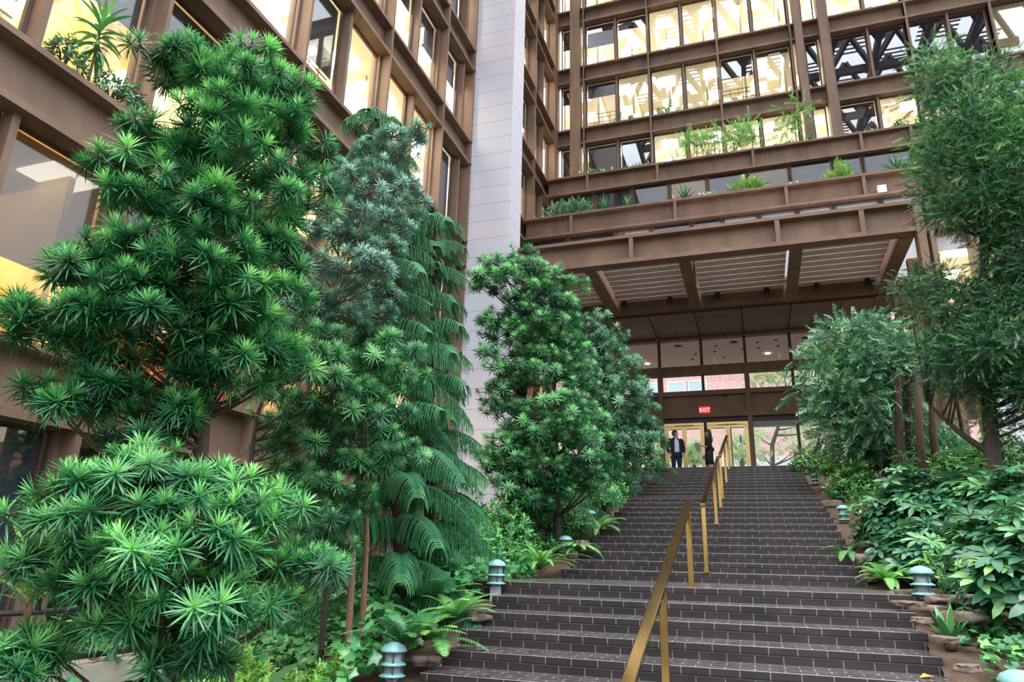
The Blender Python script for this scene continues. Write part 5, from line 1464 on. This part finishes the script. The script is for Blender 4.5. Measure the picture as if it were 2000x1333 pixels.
# the woman, seen from her left-behind, facing the man
pw = at_y(1386, 905, 24.6)
wom = empty('person', (pw.x, 24.6, TOPZ), 'person in a black dress with long black hair, holding a white magazine, bag on shoulder', 'person', rz=math.radians(-78))
bw = MB()
for q in (-1, 1):
    bw.tube([(q * .085, 0, .9), (q * .085, -.012, .68), (q * .08, -.008, .47), (q * .078, .018, .3), (q * .075, .015, .1)], [.085, .072, .048, .046, .03], 12)
    bw.tube([(q * .075, .03, .075), (q * .08, -.06, .05), (q * .083, -.13, .025)], [.027, .03, .022], 10)
bw.tube([(0, 0, .86), (0, .0, .95), (0, -.002, 1.08), (0, -.012, 1.22), (0, .0, 1.34), (0, .01, 1.41)], [.125, .135, .105, .122, .11, .055], 16, sq=(1.1, .85))
bw.tube([(0, .015, 1.39), (0, .005, 1.46), (0, .0, 1.52)], [.05, .045, .046], 12)
# right arm bent forward holding the magazine, left arm hanging with the forearm forward
bw.tube([(.155, 0, 1.36), (.19, .0, 1.3), (.21, .0, 1.1), (.19, -.12, 1.08), (.15, -.24, 1.12)], [.045, .042, .035, .031, .022], 12)
hand(bw, (.15, -.24, 1.12), (-.2, -1, .15), (-1, .2, 0), .92, .9, 1)
bw.tube([(-.155, 0, 1.36), (-.19, .005, 1.3), (-.205, .03, 1.1), (-.21, -.02, .98), (-.2, -.09, .88)], [.045, .042, .036, .031, .022], 12)
hand(bw, (-.2, -.09, .88), (.05, -.4, -1), (1, 0, 0), .92, .9, -1)
hb_, hr_, ey_ = head_parts(wom, (0, -.01, 1.575), math.radians(4), math.radians(6), SKIN, True, .97)
bw.add(hb_.v, hb_.f, True)
fuse('body', bw, SKIN, wom)
fuse('hair', hr_, HAIR, wom, .012, 4); ey_.build('eyes', HAIR, wom)
dm = MB(); dm.tube([(0, .0, .52), (0, .0, .7), (0, .005, .9), (0, .0, 1.06), (0, -.012, 1.22), (0, .0, 1.36), (0, .01, 1.41)], [.165, .16, .155, .122, .137, .125, .075], 20, sq=(1.08, .86))
dm.tube([(.14, 0, 1.38), (.19, .0, 1.31), (.212, .0, 1.1), (.2, -.06, 1.085)], [.05, .052, .046, .043], 12); dm.tube([(-.14, 0, 1.38), (-.19, .005, 1.31), (-.207, .03, 1.12), (-.21, .02, 1.06)], [.05, .052, .046, .044], 12)
dm.build('dress', BLACKC, wom)
shw = MB()
for q in (-1, 1): shw.tube([(q * .075, .045, .085), (q * .077, .0, .062), (q * .083, -.08, .035), (q * .086, -.15, .02)], [.026, .034, .034, .02], 10, sq=(1, .7)); shw.tube([(q * .075, .05, .07), (q * .075, .055, .0)], [.014, .008], 8)
shw.build('shoes', BLACKC, wom)
MW = wom.matrix_basis
def wloc(x, y, z): 
    bpy.context.view_layer.update(); return wom.matrix_world @ Vector((x, y, z))
mg = MB(); mg.box(-.105, .105, -.006, .006, -.15, .15); mg.box(-.1, .1, -.012, -.006, -.145, .145)
o = mg.build('magazine', PAPER); o.location = wloc(.06, -.36, 1.08); o.rotation_euler = (.35, .1, math.radians(-40)); tag(o, 'pale magazine held in front by the woman in black', 'magazine')
bg_ = empty('shoulder_bag', wloc(-.29, .07, 1.02), 'dark shoulder bag hanging at the woman in black', 'bag', rz=math.radians(-78))
m = MB(); m.tube([(0, -.15, 0), (0, -.12, .02), (0, 0, .03), (0, .12, .02), (0, .15, 0)], [.03, .10, .12, .10, .03], 12, sq=(1.15, .45) ); m.build('bag_body', LEATHER, bg_)
m = MB(); m.tube([(0, -.1, .1), (.06, -.05, .3), (.13, 0, .37), (.06, .05, .3), (0, .1, .1)], .01, 6); m.build('strap', LEATHER, bg_)
o = MB().box(-.05, .05, -.02, .02, -.06, .06).build('blue_folder', BLUEC); o.location = wloc(-.2, -.15, .77); o.rotation_euler = (0, .3, .5); o.name = 'blue_pouch'; tag(o, 'small light blue pouch in the lowered hand of the woman in black', 'pouch')


# ------------------------------------------------------------------ the street beyond the doors
BYO = 47.0
b = empty('brick_building', (0, BYO, TOPZ), 'pink red brick building with pale windows across the street, seen through the glass', 'building'); binv = Matrix.Translation(b.location).inverted()
to(MB().box(-40, 40, BYO, BYO + 3, 6.6, 22).build('brick_wall', PINKB), b, binv)
to(MB().box(-40, 40, BYO - .2, BYO + 3, TOPZ - .2, 6.2).build('stone_base', PINKC), b, binv)
to(MB().box(-40, 40, BYO - .35, BYO + 3, 6.2, 6.7).build('stone_cornice', WHITEF), b, binv)
for i, px in enumerate([1240, 1276, 1321, 1362, 1560, 1600, 1650]):
    for z0 in (9.4, 13.4):
        x = at_y(px, 750, BYO).x
        if z0 > 13 and i % 2: continue
        m = MB(); m.box(x - .62, x + .62, BYO - .08, BYO + .05, z0, z0 + 2.6)
        fr = to(m.build('window_surround', WHITEF), b, binv)
        m = MB()
        for c in (0, 1): m.box(x - .5, x + .5, BYO - .1, BYO - .085, z0 + .1 + c * 1.25, z0 + 1.25 + c * 1.25)
        o = m.build('sash_panes', pbr('street_glass', (.55, .68, .75), .15) if 'street_glass' not in MATS else MATS['street_glass']); o.parent = fr
for k, (px, w_) in enumerate([(1330, 2.2), (1440, 2.6), (1580, 2.4)]):
    x = at_y(px, 880, BYO).x; to(MB().box(x - w_ / 2, x + w_ / 2, BYO - .3, BYO - .15, TOPZ, 5.2).build('shop_window', PINKB if k % 2 else pbr('shop_dark%d' % k, (.35, .33, .36), .3)), b, binv)
o = MB().box(-30, 30, 38, 40.5, TOPZ - .06, TOPZ + .25).build('lawn', GRASS); tag(o, 'bright green lawn strip across the street beyond the doors', 'lawn')
P_ST = ((.34, .52, .2), (.55, .75, .36), (.75, .86, .55))
def street_tree(label, px, Y, trunk, crown_px, r, n, seed):
    p = at_y(px, 905, Y); base = Vector((p.x, Y, TOPZ)); pts = [base] + [at_y(a, c, Y) for a, c in trunk]
    bs = [at_y(a, c, Y + random.uniform(-1, 1)) for a, c in crown_px]
    return spray_tree('street_tree', label, bs, [pts], LFY, P_ST, n, r, .22, MATS.get('leaf_street') or leaf_mat('leaf_street', .5, .35, .3), BARK, .13, hang=.1, br=.05)
street_tree('street tree with a leaning grey brown trunk seen through the glass right of the doors', 1503, 36.5, [(1508, 870), (1518, 840), (1530, 800), (1536, 760)], [(1480, 745), (1510, 740), (1545, 742), (1575, 745), (1530, 725), (1560, 830), (1590, 840), (1580, 870), (1480, 850), (1490, 890), (1550, 880), (1600, 890), (1590, 750), (1540, 850)], .85, 60, 1)
street_tree('light green street tree behind the right brass doors', 1448, 37.5, [(1448, 880), (1446, 850)], [(1430, 870), (1450, 860), (1462, 880), (1440, 890), (1455, 900), (1462, 862)], .6, 60, 2)
street_tree('bright green clipped tree behind the left brass doors', 1355, 37.0, [(1355, 890), (1356, 870)], [(1345, 880), (1360, 872), (1370, 890), (1350, 896), (1365, 900), (1358, 885), (1345, 900)], .5, 70, 3)
street_tree('green street tree at the far left behind the conifer fronds', 1285, 37.0, [(1285, 880), (1285, 850)], [(1275, 870), (1295, 880), (1290, 860), (1280, 895), (1300, 895)], .7, 60, 4)


SC.view_settings.view_transform = 'Standard'
SC.view_settings.look = 'None'
SC.view_settings.exposure = 0.4
